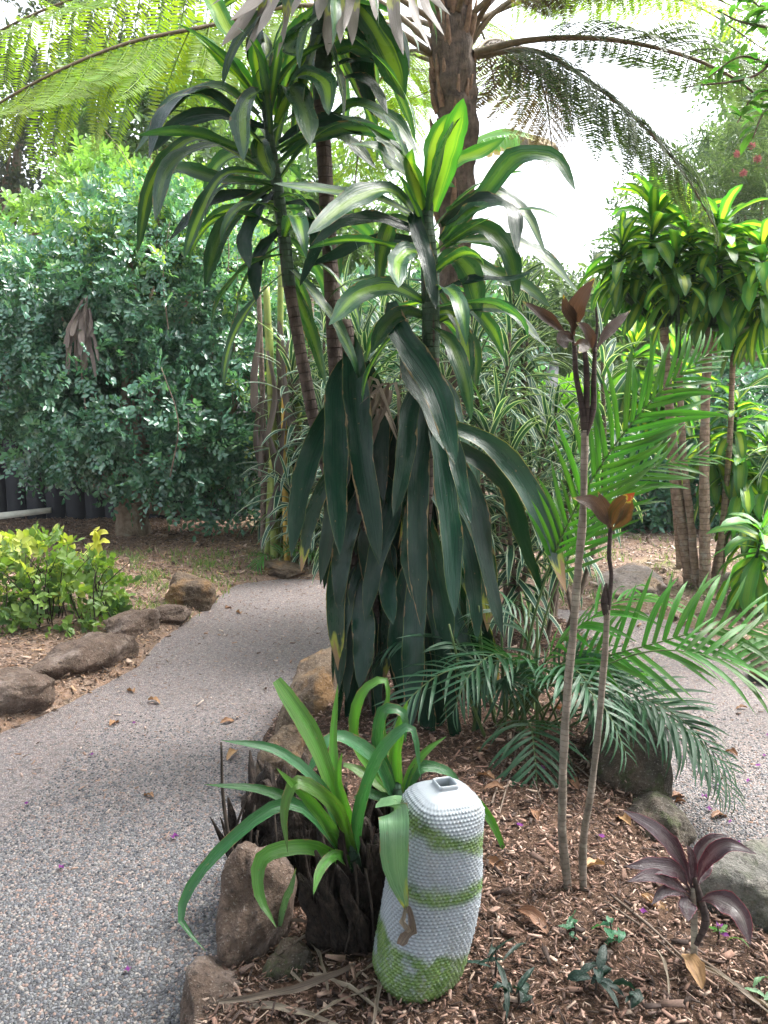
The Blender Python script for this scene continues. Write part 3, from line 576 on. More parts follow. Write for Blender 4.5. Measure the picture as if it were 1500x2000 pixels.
# stem with the crown over the tree
A = stem_path([(748, 1420, YB), (712, 1230, YB), (668, 1010, YB), (622, 860, YB), (588, 690, YB), (565, 560, YB), (552, 440, YB), (538, 340, YB), (524, 250, YB), (515, 200, YB)], YB)
thA = thing('corn_plant', 'corn plant with slender bent trunk and broad striped crown over the dark leaved tree', 'plant', (*A[0][:2], float(bedz(*A[0][:2])[0]) - .02), 'big corn plants in the bed')
A[0][2] -= .12
part('trunk', tube('trunk', A[:7], [.032, .029, .026, .025, .026, .024], MT['corn_trunk'], 12, .12, 1, 40), thA)
part('crown_stem', tube('crown_stem', A[5:], [.028, .026, .022, .013], MT['corn_stem'], 10, .1, 2, 20), thA)
YA = A[8][1]; rb0 = np.random.default_rng(771)
for pts, W, m, k_ in [
    ([(535, 225), (512, 160), (494, 68)], 46, 'corn_young', .02), ([(515, 200), (450, 130), (377, 62)], 56, 'corn_young', .1),
    ([(528, 215), (515, 182), (488, 190), (476, 315)], 62, 'corn', .32), ([(545, 210), (560, 170), (585, 195), (606, 285)], 62, 'corn', .34),
    ([(550, 200), (590, 145), (632, 160), (642, 225)], 54, 'corn', .26), ([(505, 225), (430, 170), (350, 195), (262, 300)], 46, 'corn', .2),
    ([(500, 255), (400, 185), (330, 210), (290, 312)], 56, 'corn_dark', .25), ([(505, 300), (400, 285), (330, 330), (303, 432)], 50, 'corn', .35),
    ([(510, 330), (380, 270), (300, 350), (268, 495)], 40, 'corn', .1), ([(515, 340), (440, 340), (390, 420), (358, 508)], 42, 'corn', .05),
    ([(530, 365), (480, 400), (425, 470), (400, 562)], 44, 'corn', .12), ([(535, 375), (500, 420), (478, 470), (488, 525)], 42, 'corn_dark', .2),
    ([(520, 270), (512, 272), (510, 300), (532, 352)], 52, 'corn', .2), ([(545, 280), (590, 250), (650, 235), (708, 262)], 42, 'corn_dark', .1),
    ([(548, 300), (610, 270), (680, 275), (735, 330)], 40, 'corn', -.05), ([(545, 400), (600, 400), (620, 470), (585, 560)], 40, 'corn_dark', .1),
    ([(520, 250), (420, 225), (350, 240), (290, 300)], 40, 'corn_dark', .05), ([(540, 240), (555, 190), (530, 160), (548, 110)], 44, 'corn_young', -.05),
    ([(540, 390), (470, 380), (400, 400), (330, 470)], 38, 'corn_dark', .0), ([(540, 360), (430, 350), (340, 330), (280, 380)], 38, 'corn', -.1),
    ([(535, 350), (470, 300), (420, 330), (405, 420)], 44, 'corn', -.2), ([(555, 440), (530, 470), (505, 500), (500, 590)], 40, 'corn_dark', .1),
    ([(560, 450), (610, 440), (650, 480), (660, 560)], 38, 'corn', -.1), ([(470, 95), (440, 50), (420, 10), (395, -20)], 46, 'corn_young', -.1)]:
    pleaf(thA, pts, W * .86, m, YA, k_, fold=.3, face=(rb0.uniform(-.3, .3), -.75, .65), wave=.22, tw=rb0.uniform(-.4, .4), cols=7)
rosette(thA, A[5:], 34, BK, np.random.default_rng(21), -.5, 1.2, .05, (.7, 1.0))

# tall stem with withered hanging leaves at the top
B = stem_path([(716, 1420), (690, 1200), (672, 950), (655, 700), (648, 560), (638, 380), (628, 200), (630, 60), (642, -40), (650, -120)], YB + .08)
thB = thing('corn_plant', 'tallest corn plant with straight ringed trunk and withered pale hanging leaves', 'plant', (*B[0][:2], float(bedz(*B[0][:2])[0]) - .02), 'big corn plants in the bed')
B[0][2] -= .12
part('trunk', tube('trunk', B[:8], [.038, .036, .034, .034, .032, .034], MT['corn_trunk'], 12, .1, 3, 44), thB)
part('crown_stem', tube('crown_stem', B[6:], [.036, .05, .045, .02], MT['corn_stem'], 10, .15, 4, 18), thB)
YBt = B[7][1]; rb = np.random.default_rng(33)
for i, (bx, by, tx, ty, W) in enumerate([(560, -40, 432, 90, 34), (565, -50, 478, 105, 30), (580, -60, 500, 70, 34), (590, -50, 540, 115, 28), (600, -40, 595, -2, 30), (610, -60, 566, 40, 26), (640, -50, 622, 40, 34),
        (655, -60, 640, 108, 40), (668, -60, 665, 85, 32), (690, -60, 688, 88, 34), (700, -60, 672, 60, 26), (740, -60, 788, 108, 36), (760, -60, 842, 98, 30), (770, -70, 868, 70, 30), (720, -60, 735, 40, 30), (600, -70, 450, 40, 30), (570, -90, 410, 12, 28), (750, -90, 880, 30, 30)]):
    pleaf(thB, [(bx * .4 + 640 * .6, by - 20), (bx * .8 + tx * .2, by - 18), (bx * .35 + tx * .65, by * .4 + ty * .6), (tx, ty)], W * .78, 'corn_dry', YBt, .34 + rb.uniform(-.1, .12), fold=.5, wave=.3, freq=3, face=(rb.uniform(-.4, .4), -.9, .2), tw=rb.uniform(-.7, .7), curl=.3)
for pts, W, m, k_ in [([(680, -10), (720, 40), (760, 110), (790, 195)], 74, 'corn', .05), ([(690, 0), (700, 90), (712, 150), (728, 225)], 52, 'corn_dark', .0),
    ([(640, 130), (660, 100), (690, 92), (728, 112)], 46, 'corn', .1), ([(630, 140), (670, 125), (700, 118), (732, 122)], 34, 'corn_dark', .15), ([(600, 40), (570, 80), (560, 95), (605, 108)], 46, 'corn', .15),
    ([(640, 180), (690, 150), (725, 165), (757, 222)], 36, 'corn_dark', .1), ([(640, 235), (690, 205), (760, 230), (815, 300)], 44, 'corn', .1), ([(640, 262), (690, 240), (740, 265), (772, 330)], 40, 'corn', .15),
    ([(600, -10), (520, 30), (500, 100), (520, 180)], 50, 'corn_dark', -.1), ([(700, 10), (740, 60), (770, 60), (800, 150)], 46, 'corn_dark', -.15)]:
    pleaf(thB, pts, W * .9, m, YBt, k_, wave=.2, tw=rb.uniform(-.4, .4), cols=7)
rosette(thB, B[7:], 44, BK, rb, -.95, 1.25, .0, (.8, 1.1))

# stem with the upright bright spear of leaves
C_ = stem_path([(800, 1440), (806, 1280), (822, 1060), (834, 880), (842, 700), (840, 540), (834, 430), (838, 392)], YB - .12)
thC = thing('corn_plant', 'corn plant with a spear of upright bright leaves above dark green stem', 'plant', (*C_[0][:2], float(bedz(*C_[0][:2])[0]) - .02), 'big corn plants in the bed')
C_[0][2] -= .12
part('trunk', tube('trunk', C_[:6], [.036, .036, .036, .034], MT['corn_trunk'], 12, .12, 5, 40), thC)
part('crown_stem', tube('crown_stem', C_[4:], [.036, .038, .034, .018], MT['corn_stem'], 10, .1, 6, 20), thC)
YC = C_[6][1]; rC = np.random.default_rng(770)
for pts, W, m, k_ in [
    ([(838, 415), (842, 320), (862, 250), (878, 222)], 58, 'corn_young', .0), ([(846, 412), (868, 320), (890, 250), (905, 192)], 66, 'corn_young', .08), ([(826, 420), (810, 350), (800, 320), (806, 290)], 40, 'corn_young', .1),
    ([(850, 380), (890, 315), (930, 300), (988, 268)], 38, 'corn_young', -.05), ([(862, 470), (945, 380), (1010, 305), (1085, 310), (1124, 372)], 52, 'corn', .1),
    ([(860, 468), (895, 430), (935, 405), (958, 402)], 50, 'corn', .15), ([(862, 440), (935, 395), (992, 405), (1010, 495)], 56, 'corn_dark', .25), ([(872, 412), (965, 375), (1020, 410), (1068, 500)], 40, 'corn', .05),
    ([(868, 480), (930, 445), (985, 480), (1012, 580)], 56, 'corn', .05), ([(880, 470), (990, 470), (1060, 500), (1130, 572)], 46, 'corn', .0), ([(852, 530), (880, 500), (915, 530), (938, 622)], 58, 'corn', .05),
    ([(850, 612), (880, 610), (905, 660), (915, 755)], 48, 'corn', .1), ([(850, 630), (920, 600), (990, 605), (1058, 668)], 42, 'corn', .1), ([(846, 575), (930, 545), (1000, 545), (1060, 520)], 30, 'corn_dark', .1),
    ([(825, 408), (812, 418), (832, 500), (852, 605)], 44, 'corn_dark', .22), ([(815, 425), (740, 388), (640, 372), (535, 358)], 36, 'corn', .3), ([(812, 420), (765, 372), (700, 385), (600, 458)], 62, 'corn', .42),
    ([(806, 350), (760, 320), (730, 290), (684, 282)], 62, 'corn', .2), ([(812, 345), (785, 290), (770, 255), (748, 220)], 40, 'corn', .15), ([(815, 380), (770, 290), (715, 245), (650, 222)], 44, 'corn', .0),
    ([(832, 500), (800, 490), (780, 505), (778, 562)], 58, 'corn', .3), ([(818, 440), (770, 430), (748, 480), (738, 572)], 44, 'corn', .0), ([(820, 455), (750, 430), (680, 430), (606, 480)], 42, 'corn_dark', .2),
    ([(830, 590), (760, 560), (700, 575), (642, 635)], 54, 'corn', .3), ([(835, 620), (790, 610), (750, 640), (725, 690)], 44, 'corn', .1), ([(765, 590), (775, 640), (850, 760), (890, 908)], 78, 'corn_dark', .35),
    ([(820, 660), (790, 700), (830, 800), (868, 880)], 50, 'corn_dark', .25), ([(850, 560), (900, 640), (925, 680), (930, 760)], 40, 'corn', -.1), ([(845, 640), (900, 590), (960, 640), (985, 700)], 36, 'corn', -.1),
    ([(880, 480), (960, 530), (1030, 560), (1075, 600)], 40, 'corn', -.15), ([(825, 470), (720, 470), (650, 500), (600, 520)], 36, 'corn_dark', -.1),
    # old leaves hanging round the stem
    ([(835, 760), (822, 860), (815, 1040), (822, 1225)], 62, 'corn_dark', .25), ([(840, 800), (862, 900), (880, 1050), (888, 1205)], 66, 'corn_dark', .28), ([(850, 780), (880, 850), (905, 960), (920, 1022)], 44, 'corn_dark', .3),
    ([(850, 860), (915, 940), (948, 1100), (982, 1245)], 56, 'corn_dark', .15), ([(845, 820), (960, 870), (1050, 990), (1106, 1158)], 64, 'corn_torn', .12), ([(850, 850), (985, 940), (1025, 1060), (1062, 1165)], 54, 'corn_dark', .02),
    ([(830, 940), (808, 1000), (800, 1100), (812, 1180)], 52, 'corn_dark', .2), ([(825, 1080), (812, 1180), (808, 1300), (802, 1425)], 66, 'corn_dark', .18), ([(828, 1120), (860, 1260), (880, 1380), (898, 1492)], 58, 'corn_dark', .16),
    ([(820, 1180), (845, 1290), (850, 1400), (868, 1500)], 56, 'corn_dark', .08), ([(840, 960), (900, 1040), (925, 1150), (932, 1255)], 54, 'corn_dark', .1), ([(830, 1000), (850, 1100), (870, 1230), (858, 1330)], 56, 'corn_dark', .08),
    ([(822, 1060), (790, 1150), (775, 1260), (790, 1370)], 52, 'corn_dark', .06), ([(838, 720), (800, 800), (790, 900), (768, 1010)], 56, 'corn_dark', .2), ([(820, 1200), (825, 1300), (835, 1400), (830, 1500)], 60, 'corn_dark', .12)]:
    pleaf(thC, pts, W * (.72 if m == 'corn_dark' else .82), m, YC, k_, 'hang' if m == 'corn_dark' else 'corn', wave=.3 if m == 'corn_dark' else .2, freq=2.6, face=(rC.uniform(-.45, .45), -.85, .5), tw=rC.uniform(-.5, .5), cols=7)
rosette(thC, C_[4:], 22, BK, np.random.default_rng(55), -.4, 1.2, .1, (.7, 1.0))

# short stem hung with long old leaves
D = stem_path([(742, 1425), (735, 1280), (718, 1100), (704, 900), (690, 760), (680, 660), (672, 628)], YB - .02)
thD = thing('corn_plant', 'short broken corn plant stem hung with long dark old leaves', 'plant', (*D[0][:2], float(bedz(*D[0][:2])[0]) - .02), 'big corn plants in the bed')
D[0][2] -= .12
part('trunk', tube('trunk', D, [.036, .036, .034, .034, .036, .03], MT['corn_trunk'], 12, .25, 7, 44), thD)
for pts, W, m, k_ in [
    ([(682, 650), (690, 690), (705, 860), (742, 1105)], 74, 'corn_dark', .32), ([(680, 700), (662, 740), (655, 900), (664, 1085)], 66, 'corn_dark', .30), ([(678, 770), (632, 830), (592, 930), (568, 1088)], 62, 'corn_dark', .25),
    ([(690, 860), (632, 950), (605, 1020), (588, 1118)], 40, 'corn_torn', .1), ([(705, 960), (690, 1010), (672, 1060), (660, 1190)], 56, 'corn_dark', .1), ([(720, 900), (765, 980), (735, 1090), (712, 1215)], 56, 'corn_dark', .2),
    ([(720, 1020), (752, 1080), (756, 1150), (768, 1220)], 56, 'corn_dark', .2), ([(722, 1080), (705, 1150), (712, 1250), (702, 1345)], 66, 'corn_dark', .15), ([(715, 1090), (685, 1150), (668, 1250), (662, 1352)], 48, 'corn_dark', .1),
    ([(712, 900), (740, 1000), (752, 1100), (770, 1190)], 60, 'corn_dark', .12), ([(728, 1080), (745, 1200), (742, 1300), (728, 1400)], 50, 'corn_dark', .04), ([(715, 1000), (668, 1110), (650, 1140), (672, 1190)], 40, 'corn', .0),
    ([(700, 850), (725, 960), (720, 1080), (728, 1190)], 58, 'corn_dark', .06), ([(720, 1120), (690, 1220), (690, 1320), (676, 1410)], 54, 'corn_dark', .03)]:
    pleaf(thD, pts, W * .74, m, YB - .02, k_, 'hang', wave=.32, freq=2.6, face=(rC.uniform(-.45, .45), -.9, .4), tw=rC.uniform(-.5, .5), cols=7)
for q in range(62):                               # more old leaves filling the skirt, behind and between
    x0 = rC.uniform(660, 920); y0 = rC.uniform(760, 1200); dx = (x0 - 780) * .5; L0 = rC.uniform(200, 330); cx = 715 if x0 < 765 else 832
    pleaf(thD if x0 < 765 else thC, [(cx, y0 - 60), (cx * .4 + x0 * .6, y0), (x0 + dx * .4, y0 + L0 * .5), (x0 + dx * .6 + rC.uniform(-20, 20), y0 + L0)], rC.uniform(26, 46), 'corn_torn' if q % 6 == 0 else 'corn_dark', YB, rC.uniform(-.2, .22), 'hang', wave=.35, freq=rC.uniform(1.5, 4), face=(rC.uniform(-.9, .9), -.8, .3), tw=rC.uniform(-1, 1), cols=7)
for q in range(9):                                # dry brown strands caught on the stem
    r_ = np.random.default_rng(400 + q); x0, y0 = 745 + r_.uniform(-20, 30), 770 + r_.uniform(-20, 60)
    pleaf(thD, [(700, 760 + 20 * q), (x0, y0 - 20), (x0 - 10 + r_.uniform(-70, 60), y0 + r_.uniform(20, 160))], 9, 'straw', YB - .02, .12, 'grass', name='dry_strand', cols=3, n=9)

# ------------------------------------------------------------------ vase
def vase():
    base = G(812, 1928, .1); base[2] = float(bedz(base[0], base[1])[0]) - .008
    H = .478; prof_z = [0, .012, .05, .12, .25, .45, .62, .76, .82, .87, .91, .945, .97, .985, .99, 1.0]; prof_r = [.76, .88, .97, 1.0, .995, .965, .93, .90, .885, .85, .79, .69, .55, .42, .25, .225]
    R0 = .109; nu, nv, sub = 62, 60, 4
    U, Vn = nu * sub, nv * sub
    s = np.linspace(0, 1, Vn + 1); zz = s; rr = np.interp(zz, prof_z, prof_r)
    kk = np.ones(5) / 5; rr = np.convolve(np.pad(rr, 2, mode='edge'), kk, 'valid')
    th = np.arange(U) / U * 6.28318
    rot = math.radians(20); e = np.interp(s, [0, .85, .96, 1], [2.35, 2.3, 3.6, 7.0])[:, None]
    sq = (np.abs(np.cos(th[None] - rot)) ** e + np.abs(np.sin(th[None] - rot)) ** e) ** (-1 / e)
    amp = .0042 * np.clip((.985 - s) / .04, 0, 1)[:, None]
    iu, iv = np.arange(U) / sub, np.arange(Vn + 1) / sub
    off = (np.floor(iv) % 2) * .5
    bu = np.abs(np.sin(np.pi * (iu[None] + off[:, None]))); bv = np.abs(np.sin(np.pi * iv))[:, None]
    bump = (bu * bv) ** .8 * (.7 + .6 * np.random.default_rng(3).uniform(size=(nv + 1, nu + 1))[np.floor(iv).astype(int)[:, None], np.floor(iu[None] + off[:, None]).astype(int)])
    lump = .004 * np.sin(3 * th[None] + 5 * s[:, None]) + .003 * np.sin(2 * th[None] - 9 * s[:, None])
    Rr = (R0 * rr[:, None] * sq) + amp * bump + lump * np.clip((.9 - s) / .2, 0, 1)[:, None]
    lean = .062 * (s - .25 * s * s)
    X = Rr * np.cos(th[None]) + lean[:, None]; Y = Rr * np.sin(th[None]) + .01 * s[:, None]; Z = np.repeat((zz * H)[:, None], U, 1)
    V = np.stack([X, Y, Z], -1)
    # rim and dark inside: extra rings going up, in and down
    rim = []
    for f, dz in [(1.02, .004), (.97, .009), (.88, .010), (.80, .005), (.78, -.01), (.9, -.08), (1.6, -.2)]:
        c = np.array([lean[-1], .01]); q = V[-1].copy(); q[:, :2] = c + (q[:, :2] - c) * f; q[:, 2] = H + dz; rim.append(q)
    V = np.concatenate([V, np.array(rim)], 0); n = len(V)
    uv = np.zeros((n, U, 2)); uv[..., 0] = th[None] / 6.28318; uv[..., 1] = np.r_[s, np.full(n - len(s), 1.2)][:, None]
    i = np.arange(n - 1)[:, None] * U + np.arange(U)[None]; j = np.arange(n - 1)[:, None] * U + (np.arange(U)[None] + 1) % U
    Fq = np.stack([i, j, j + U, i + U], -1).reshape(-1, 4)
    k = NT('vase_glaze'); tc = k.n('TexCoord'); sp = k.n('SeparateXYZ', {0: tc.outputs['Object']}); x, y, z = sp.outputs
    uvz = k.n('SeparateXYZ', {0: tc.outputs['UV']}).outputs
    an = k.math('ARCTAN2', y, k.math('SUBTRACT', x, .03)); wb = k.math('MULTIPLY', k.math('SUBTRACT', k.noise(tc.outputs['Object'], 13.0, 4.0), .5), .09)
    # the bands dip towards the front right and climb on the left side
    q = k.math('ADD', z, wb)
    def band(c, hw, tilt, ph):
        cz = k.math('ADD', c, k.math('MULTIPLY', tilt, k.math('COSINE', k.math('SUBTRACT', an, ph))))
        return k.ramp(k.math('ABSOLUTE', k.math('SUBTRACT', q, cz)), hw + .018, hw - .012)
    g1, g2 = band(.385, .020, .035, 3.6), band(.262, .015, .012, 3.4)
    g3 = k.ramp(k.math('SUBTRACT', q, k.math('MULTIPLY', .03, k.math('COSINE', k.math('SUBTRACT', an, 3.6)))), .125, .10)
    blot = k.ramp(k.noise(tc.outputs['Object'], 11.0, 3.0), .34, .48)
    gm = k.math('MAXIMUM', k.math('MAXIMUM', g1, g2), k.math('MULTIPLY', g3, k.math('MAXIMUM', blot, k.ramp(z, .07, .03))))
    gm = k.math('MULTIPLY', gm, k.ramp(k.noise(tc.outputs['Object'], 70.0, 3.0), .28, .5, .45, 1.0))
    gn = k.noise(tc.outputs['Object'], 24.0, 3.0)
    white = k.mix(k.ramp(k.noise(tc.outputs['Object'], 5.0, 4.0), .35, .7), (0.225, 0.255, 0.28), (0.305, 0.335, 0.36))
    green = k.mix(k.ramp(gn, .3, .7), (0.055, 0.115, 0.024), (0.115, 0.19, 0.045))
    col = k.mix(gm, white, green)
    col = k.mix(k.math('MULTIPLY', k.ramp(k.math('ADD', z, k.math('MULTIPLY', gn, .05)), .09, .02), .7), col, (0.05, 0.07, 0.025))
    col = k.mix(k.math('MULTIPLY', k.ramp(k.noise(tc.outputs['Object'], 60.0, 3.0), .6, .7), .25), col, (.2, .19, .15))
    col = k.mix(k.math('MULTIPLY', k.ramp(k.noise(k.n('Mapping', {0: tc.outputs['Object'], 3: (9, 9, 2.5)}).outputs[0], 1.6, 5.0, .7), .52, .72), .45), col, (.17, .16, .12))
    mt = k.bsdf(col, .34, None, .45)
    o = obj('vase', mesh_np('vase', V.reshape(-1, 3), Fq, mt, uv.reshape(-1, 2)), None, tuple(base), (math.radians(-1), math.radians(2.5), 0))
    tag(o, 'tall dimpled white ceramic floor vase with green bands and square mouth', 'vase')
    return base
VB = vase()

# ------------------------------------------------------------------ rotten stumps
def stump(px, py, R, H, seed, label, squash=1.0):
    rng = np.random.default_rng(seed); b = G(px, py, .08); segs, rows = 56, 26; th = np.arange(segs) / segs * 6.283
    topj = np.array([mnoise.noise(Vector((math.cos(t) * 2.2, math.sin(t) * 2.2, seed))) for t in th]); V = []
    for i in range(rows):
        s = i / (rows - 1); row = []
        for j, t in enumerate(th):
            g = mnoise.fractal(Vector((math.cos(t) * 3.2, math.sin(t) * 3.2, s * 1.1 + seed)), 1.0, 2.0, 4)
            g2 = mnoise.fractal(Vector((math.cos(t) * 1.4, math.sin(t) * 1.4, s * 4 + seed * 3)), 1.0, 2.0, 5); r = R * (.95 - .2 * s + .22 * g + .3 * g2); row.append((r * math.cos(t), r * math.sin(t) * squash, -.06 + (H * (1 + .55 * topj[j]) + .06) * s))
        V.append(row)
    for f, dz in ((.8, 0), (.7, -.05), (.3, -.1), (.02, -.11)):
        V.append([(x * f, y * f, z + dz * (1 if f > .5 else 1.2)) for x, y, z in V[rows - 1]])
    V = np.array(V); n = len(V); i = np.arange(n - 1)[:, None] * segs + np.arange(segs)[None]; j = np.arange(n - 1)[:, None] * segs + (np.arange(segs)[None] + 1) % segs
    Fq = np.stack([i, j, j + segs, i + segs], -1).reshape(-1, 4)
    z0 = float(bedz(b[0], b[1])[0]); th_ = thing('tree_stump', label, 'stump', (b[0], b[1], z0)); obj('rotten_wood', mesh_np('rotten_wood', V.reshape(-1, 3), Fq, MT['stump']), th_)
    sp_m = []
    for q in range(4):
        hs_ = np.linspace(0, 1, 7); sgx = rng.normal(0, .12, 7).cumsum() * .3
        Cs = np.stack([sgx * .1, rng.normal(0, .02, 7), hs_], 1); Vt, Ft, Ut = tube_arrays(Cs, np.array([.10, .11, .095, .085, .07, .045, .012]), 6, .6, q + seed); sp_m.append(mesh_np('splinter', Vt, Ft, MT['stump'], Ut, smooth=False))
    for q in range(58):
        a = rng.uniform(0, 6.283); rr_ = R * rng.uniform(.8, 1.12); hh = H * rng.uniform(.35, 1.25); ww = hh * rng.uniform(.5, 1.3)
        obj('splinter', sp_m[q % 4], th_, (rr_ * math.cos(a), rr_ * math.sin(a) * squash, -.03), (rng.normal(0, .18), rng.normal(0, .18), rng.uniform(0, 6.28)), (ww, ww, hh + .03))
    for q in range(9):                            # frayed fibres down the sides
        a = rng.uniform(3.3, 6.2); r = R * rng.uniform(1.0, 1.2); z1 = H * rng.uniform(.5, 1.05)
        pts = [(r * .9 * math.cos(a), r * .9 * math.sin(a) * squash, z1), (r * 1.15 * math.cos(a + .1), r * 1.15 * math.sin(a + .1) * squash, z1 * .6), (r * 1.25 * math.cos(a + rng.uniform(-.2, .3)), r * 1.25 * math.sin(a) * squash, rng.uniform(-.01, .06))]
        obj('root_fibre', tube('root_fibre', pts, [.004, .0035, .002], MT['twig_dark'], 5, n=8), th_)
    return np.array((b[0], b[1], z0))
stump(575, 1715, .15, .27, 3, 'wide hollow rotten black tree stump beside the orange stained rock', .8)
stump(700, 1850, .085, .25, 5, 'narrow dark rotten stump carrying the strap leaved plant', .9)
stump(770, 1640, .06, .17, 8, 'low dark rotten stump behind the vase', .9)

# ------------------------------------------------------------------ strap leaved plants
Y1 = float(G(695, 1850, .1)[1]) + .01; b1 = P(692, 1700, Y1)
t1 = thing('strap_leaf_plant', 'light green strap leaved plant growing on the narrow rotten stump', 'plant', tuple(b1), 'strap leaved plants beside the vase')
part('stem', tube('stem', [P(700, 1740, Y1), P(692, 1690, Y1), P(684, 1640, Y1)], [.016, .02, .014], MT['corn_stem'], 10, n=8), t1)
for pts, W, m, k_, pf in [
    ([(690, 1690), (655, 1560), (610, 1440), (540, 1328)], 54, 'strap', -.06, 'cut'), ([(686, 1680), (655, 1540), (650, 1440), (660, 1335)], 34, 'strap', -.1, 'strap'),
    ([(690, 1690), (620, 1530), (540, 1465), (432, 1446)], 38, 'strap_dark', .05, 'strap'), ([(692, 1690), (620, 1600), (520, 1545), (398, 1532)], 36, 'strap_dark', .1, 'strap'),
    ([(690, 1690), (705, 1570), (755, 1455), (800, 1420), (822, 1520)], 42, 'strap_dark', .05, 'strap'), ([(694, 1680), (650, 1570), (575, 1530), (556, 1580), (562, 1665)], 44, 'strap', .16, 'strap'),
    ([(690, 1690), (625, 1590), (590, 1550), (540, 1500)], 38, 'strap', .12, 'strap'), ([(694, 1695), (590, 1655), (510, 1680), (505, 1740), (540, 1812)], 48, 'strap', .2, 'strap'),
    ([(690, 1690), (560, 1570), (440, 1650), (365, 1745), (352, 1790), (402, 1858)], 40, 'strap_dark', .28, 'strap'), ([(694, 1695), (650, 1672), (625, 1700), (612, 1748)], 36, 'strap', .2, 'strap'),
    ([(545, 1812), (552, 1770), (568, 1730), (578, 1695)], 26, 'strap_pale', .12, 'strap'), ([(690, 1690), (680, 1600), (660, 1520), (668, 1470)], 34, 'strap', .0, 'strap')]:
    pleaf(t1, pts, W * .68, m, Y1, k_, pf, cols=7, fold=.4, wave=.16, face=(.1, -.7, .7), kb=0)
Y2 = Y1 + .36; b2 = P(775, 1560, Y2)
t2 = thing('strap_leaf_plant', 'strap leaved plant behind the vase with one pale leaf hanging over it', 'plant', tuple(b2), 'strap leaved plants beside the vase')
part('stem', tube('stem', [P(775, 1640, Y2), P(776, 1580, Y2), P(775, 1530, Y2)], [.02, .022, .014], MT['corn_stem'], 10, n=8), t2)
for pts, W, m, k_, pf in [
    ([(778, 1560), (772, 1480), (782, 1420), (796, 1368)], 40, 'strap', .0, 'strap'), ([(772, 1560), (720, 1470), (650, 1440), (590, 1530)], 44, 'strap_dark', .2, 'strap'),
    ([(770, 1560), (690, 1440), (715, 1345), (750, 1328), (758, 1400)], 34, 'strap', .0, 'strap'), ([(772, 1560), (738, 1430), (755, 1385), (785, 1390), (792, 1450)], 40, 'strap_dark', .05, 'strap'),
    ([(780, 1555), (765, 1470), (745, 1440), (755, 1360)], 36, 'strap', -.05, 'strap'), ([(790, 1560), (820, 1500), (870, 1505), (905, 1540)], 34, 'strap_dark', -.05, 'strap'), ([(785, 1560), (800, 1510), (835, 1465), (872, 1438)], 24, 'strap', -.04, 'strap'),
    ([(795, 1560), (880, 1530), (950, 1590), (998, 1695)], 28, 'strap', .0, 'strap'), ([(772, 1560), (735, 1530), (690, 1500), (660, 1490)], 34, 'strap', -.05, 'strap'), ([(768, 1562), (735, 1555), (708, 1548), (690, 1560)], 32, 'strap_dark', .05, 'strap')]:
    pleaf(t2, pts, W * .72, m, Y2, k_, pf, cols=7, fold=.4, wave=.16, face=(.1, -.7, .7))
pleaf(t2, [(778, 1560, Y2), (770, 1556, Y2 - .3), (770, 1615, 1.56), (772, 1695, 1.55), (797, 1785, 1.55)], 66, 'strap_pale', Y2, .58, 'hang', fold=.18, wave=.04, face=(.05, -1, .12), n=20, cols=7)
pleaf(t2, [(795, 1770), (802, 1800), (780, 1845)], 26, 'straw', 1.55, .02, 'cut', fold=.9, wave=.6, face=(.3, -.9, .1), n=10, name='dead_leaf_tip')
pleaf(t2, [(797, 1765), (790, 1800), (800, 1820)], 16, 'straw', 1.555, .03, 'cut', fold=.9, wave=.6, face=(-.5, -.9, .1), n=8, name='dead_leaf_tip')
tw_ = obj('dead_twig', tube('dead_twig', [P(478, 1740, 1.98), P(452, 1660, 1.98), P(436, 1560, 2.0), P(432, 1450, 2.0)], [.009, .006, .005, .003], MT['twig_dark'], 7, .3, 3, 16)); tag(tw_, 'thin dead dark twig standing in front of the hollow stump', 'twig')

# ------------------------------------------------------------------ thin ti plants
def ti(name, label, base, chain, R, leaves, arms=(), mdark=None):
    Yb = base[1]; th = thing(name, label, 'plant', tuple(base)); C = [base - np.array((0, 0, .05))] + [P(a[0], a[1], Yb + (a[2] if len(a) > 2 else 0)) for a in chain]
    part('stem', tube('stem', C, R, MT['ti_stem'], 10, .35, 2, 90), th)
    for ch, r in arms: part('branch', tube('branch', [P(a[0], a[1], Yb) for a in ch], r, MT['ti_stem_dark'], 8, .25, 4, 18), th)
    for pts, W, m, k_ in leaves: pleaf(th, pts, W, m, Yb, k_, 'ti', fold=.4, wave=.12, face=(0, -.9, .3))
g1 = G(1113, 1742, .12); g1[2] = float(bedz(g1[0], g1[1])[0])
ti('ti_plant', 'tall thin pale stemmed ti plant forking into bronze leaves', g1, [(1098, 1600), (1102, 1450), (1122, 1200), (1138, 1000), (1142, 840)], [.0125, .0125, .011, .0105, .009],
   [([(1115, 660), (1085, 635), (1060, 615), (1020, 588)], 26, 'ti_red', .05), ([(1116, 660), (1120, 630), (1105, 605), (1100, 575)], 30, 'ti_red', .08), ([(1120, 655), (1122, 630), (1140, 580), (1162, 543)], 44, 'ti_red', .1), ([(1118, 668), (1108, 658), (1100, 664), (1106, 682)], 34, 'ti_red', .06),
    ([(1158, 690), (1152, 660), (1140, 640), (1125, 630)], 26, 'ti_red', .06), ([(1162, 690), (1175, 665), (1200, 635), (1232, 606)], 24, 'ti_red', -.05), ([(1118, 676), (1134, 670), (1140, 676), (1130, 690)], 26, 'ti_red', .08)],
   [([(1142, 850), (1136, 790), (1125, 730), (1122, 670)], [.009, .008, .007, .006]), ([(1142, 850), (1146, 780), (1144, 700), (1142, 685)], [.009, .0085, .008, .006]), ([(1143, 850), (1158, 800), (1160, 740), (1162, 680)], [.009, .008, .007, .005]),
    ([(1120, 672), (1116, 640)], [.004, .003]), ([(1160, 690), (1166, 640), (1164, 600)], [.004, .0035, .002])])
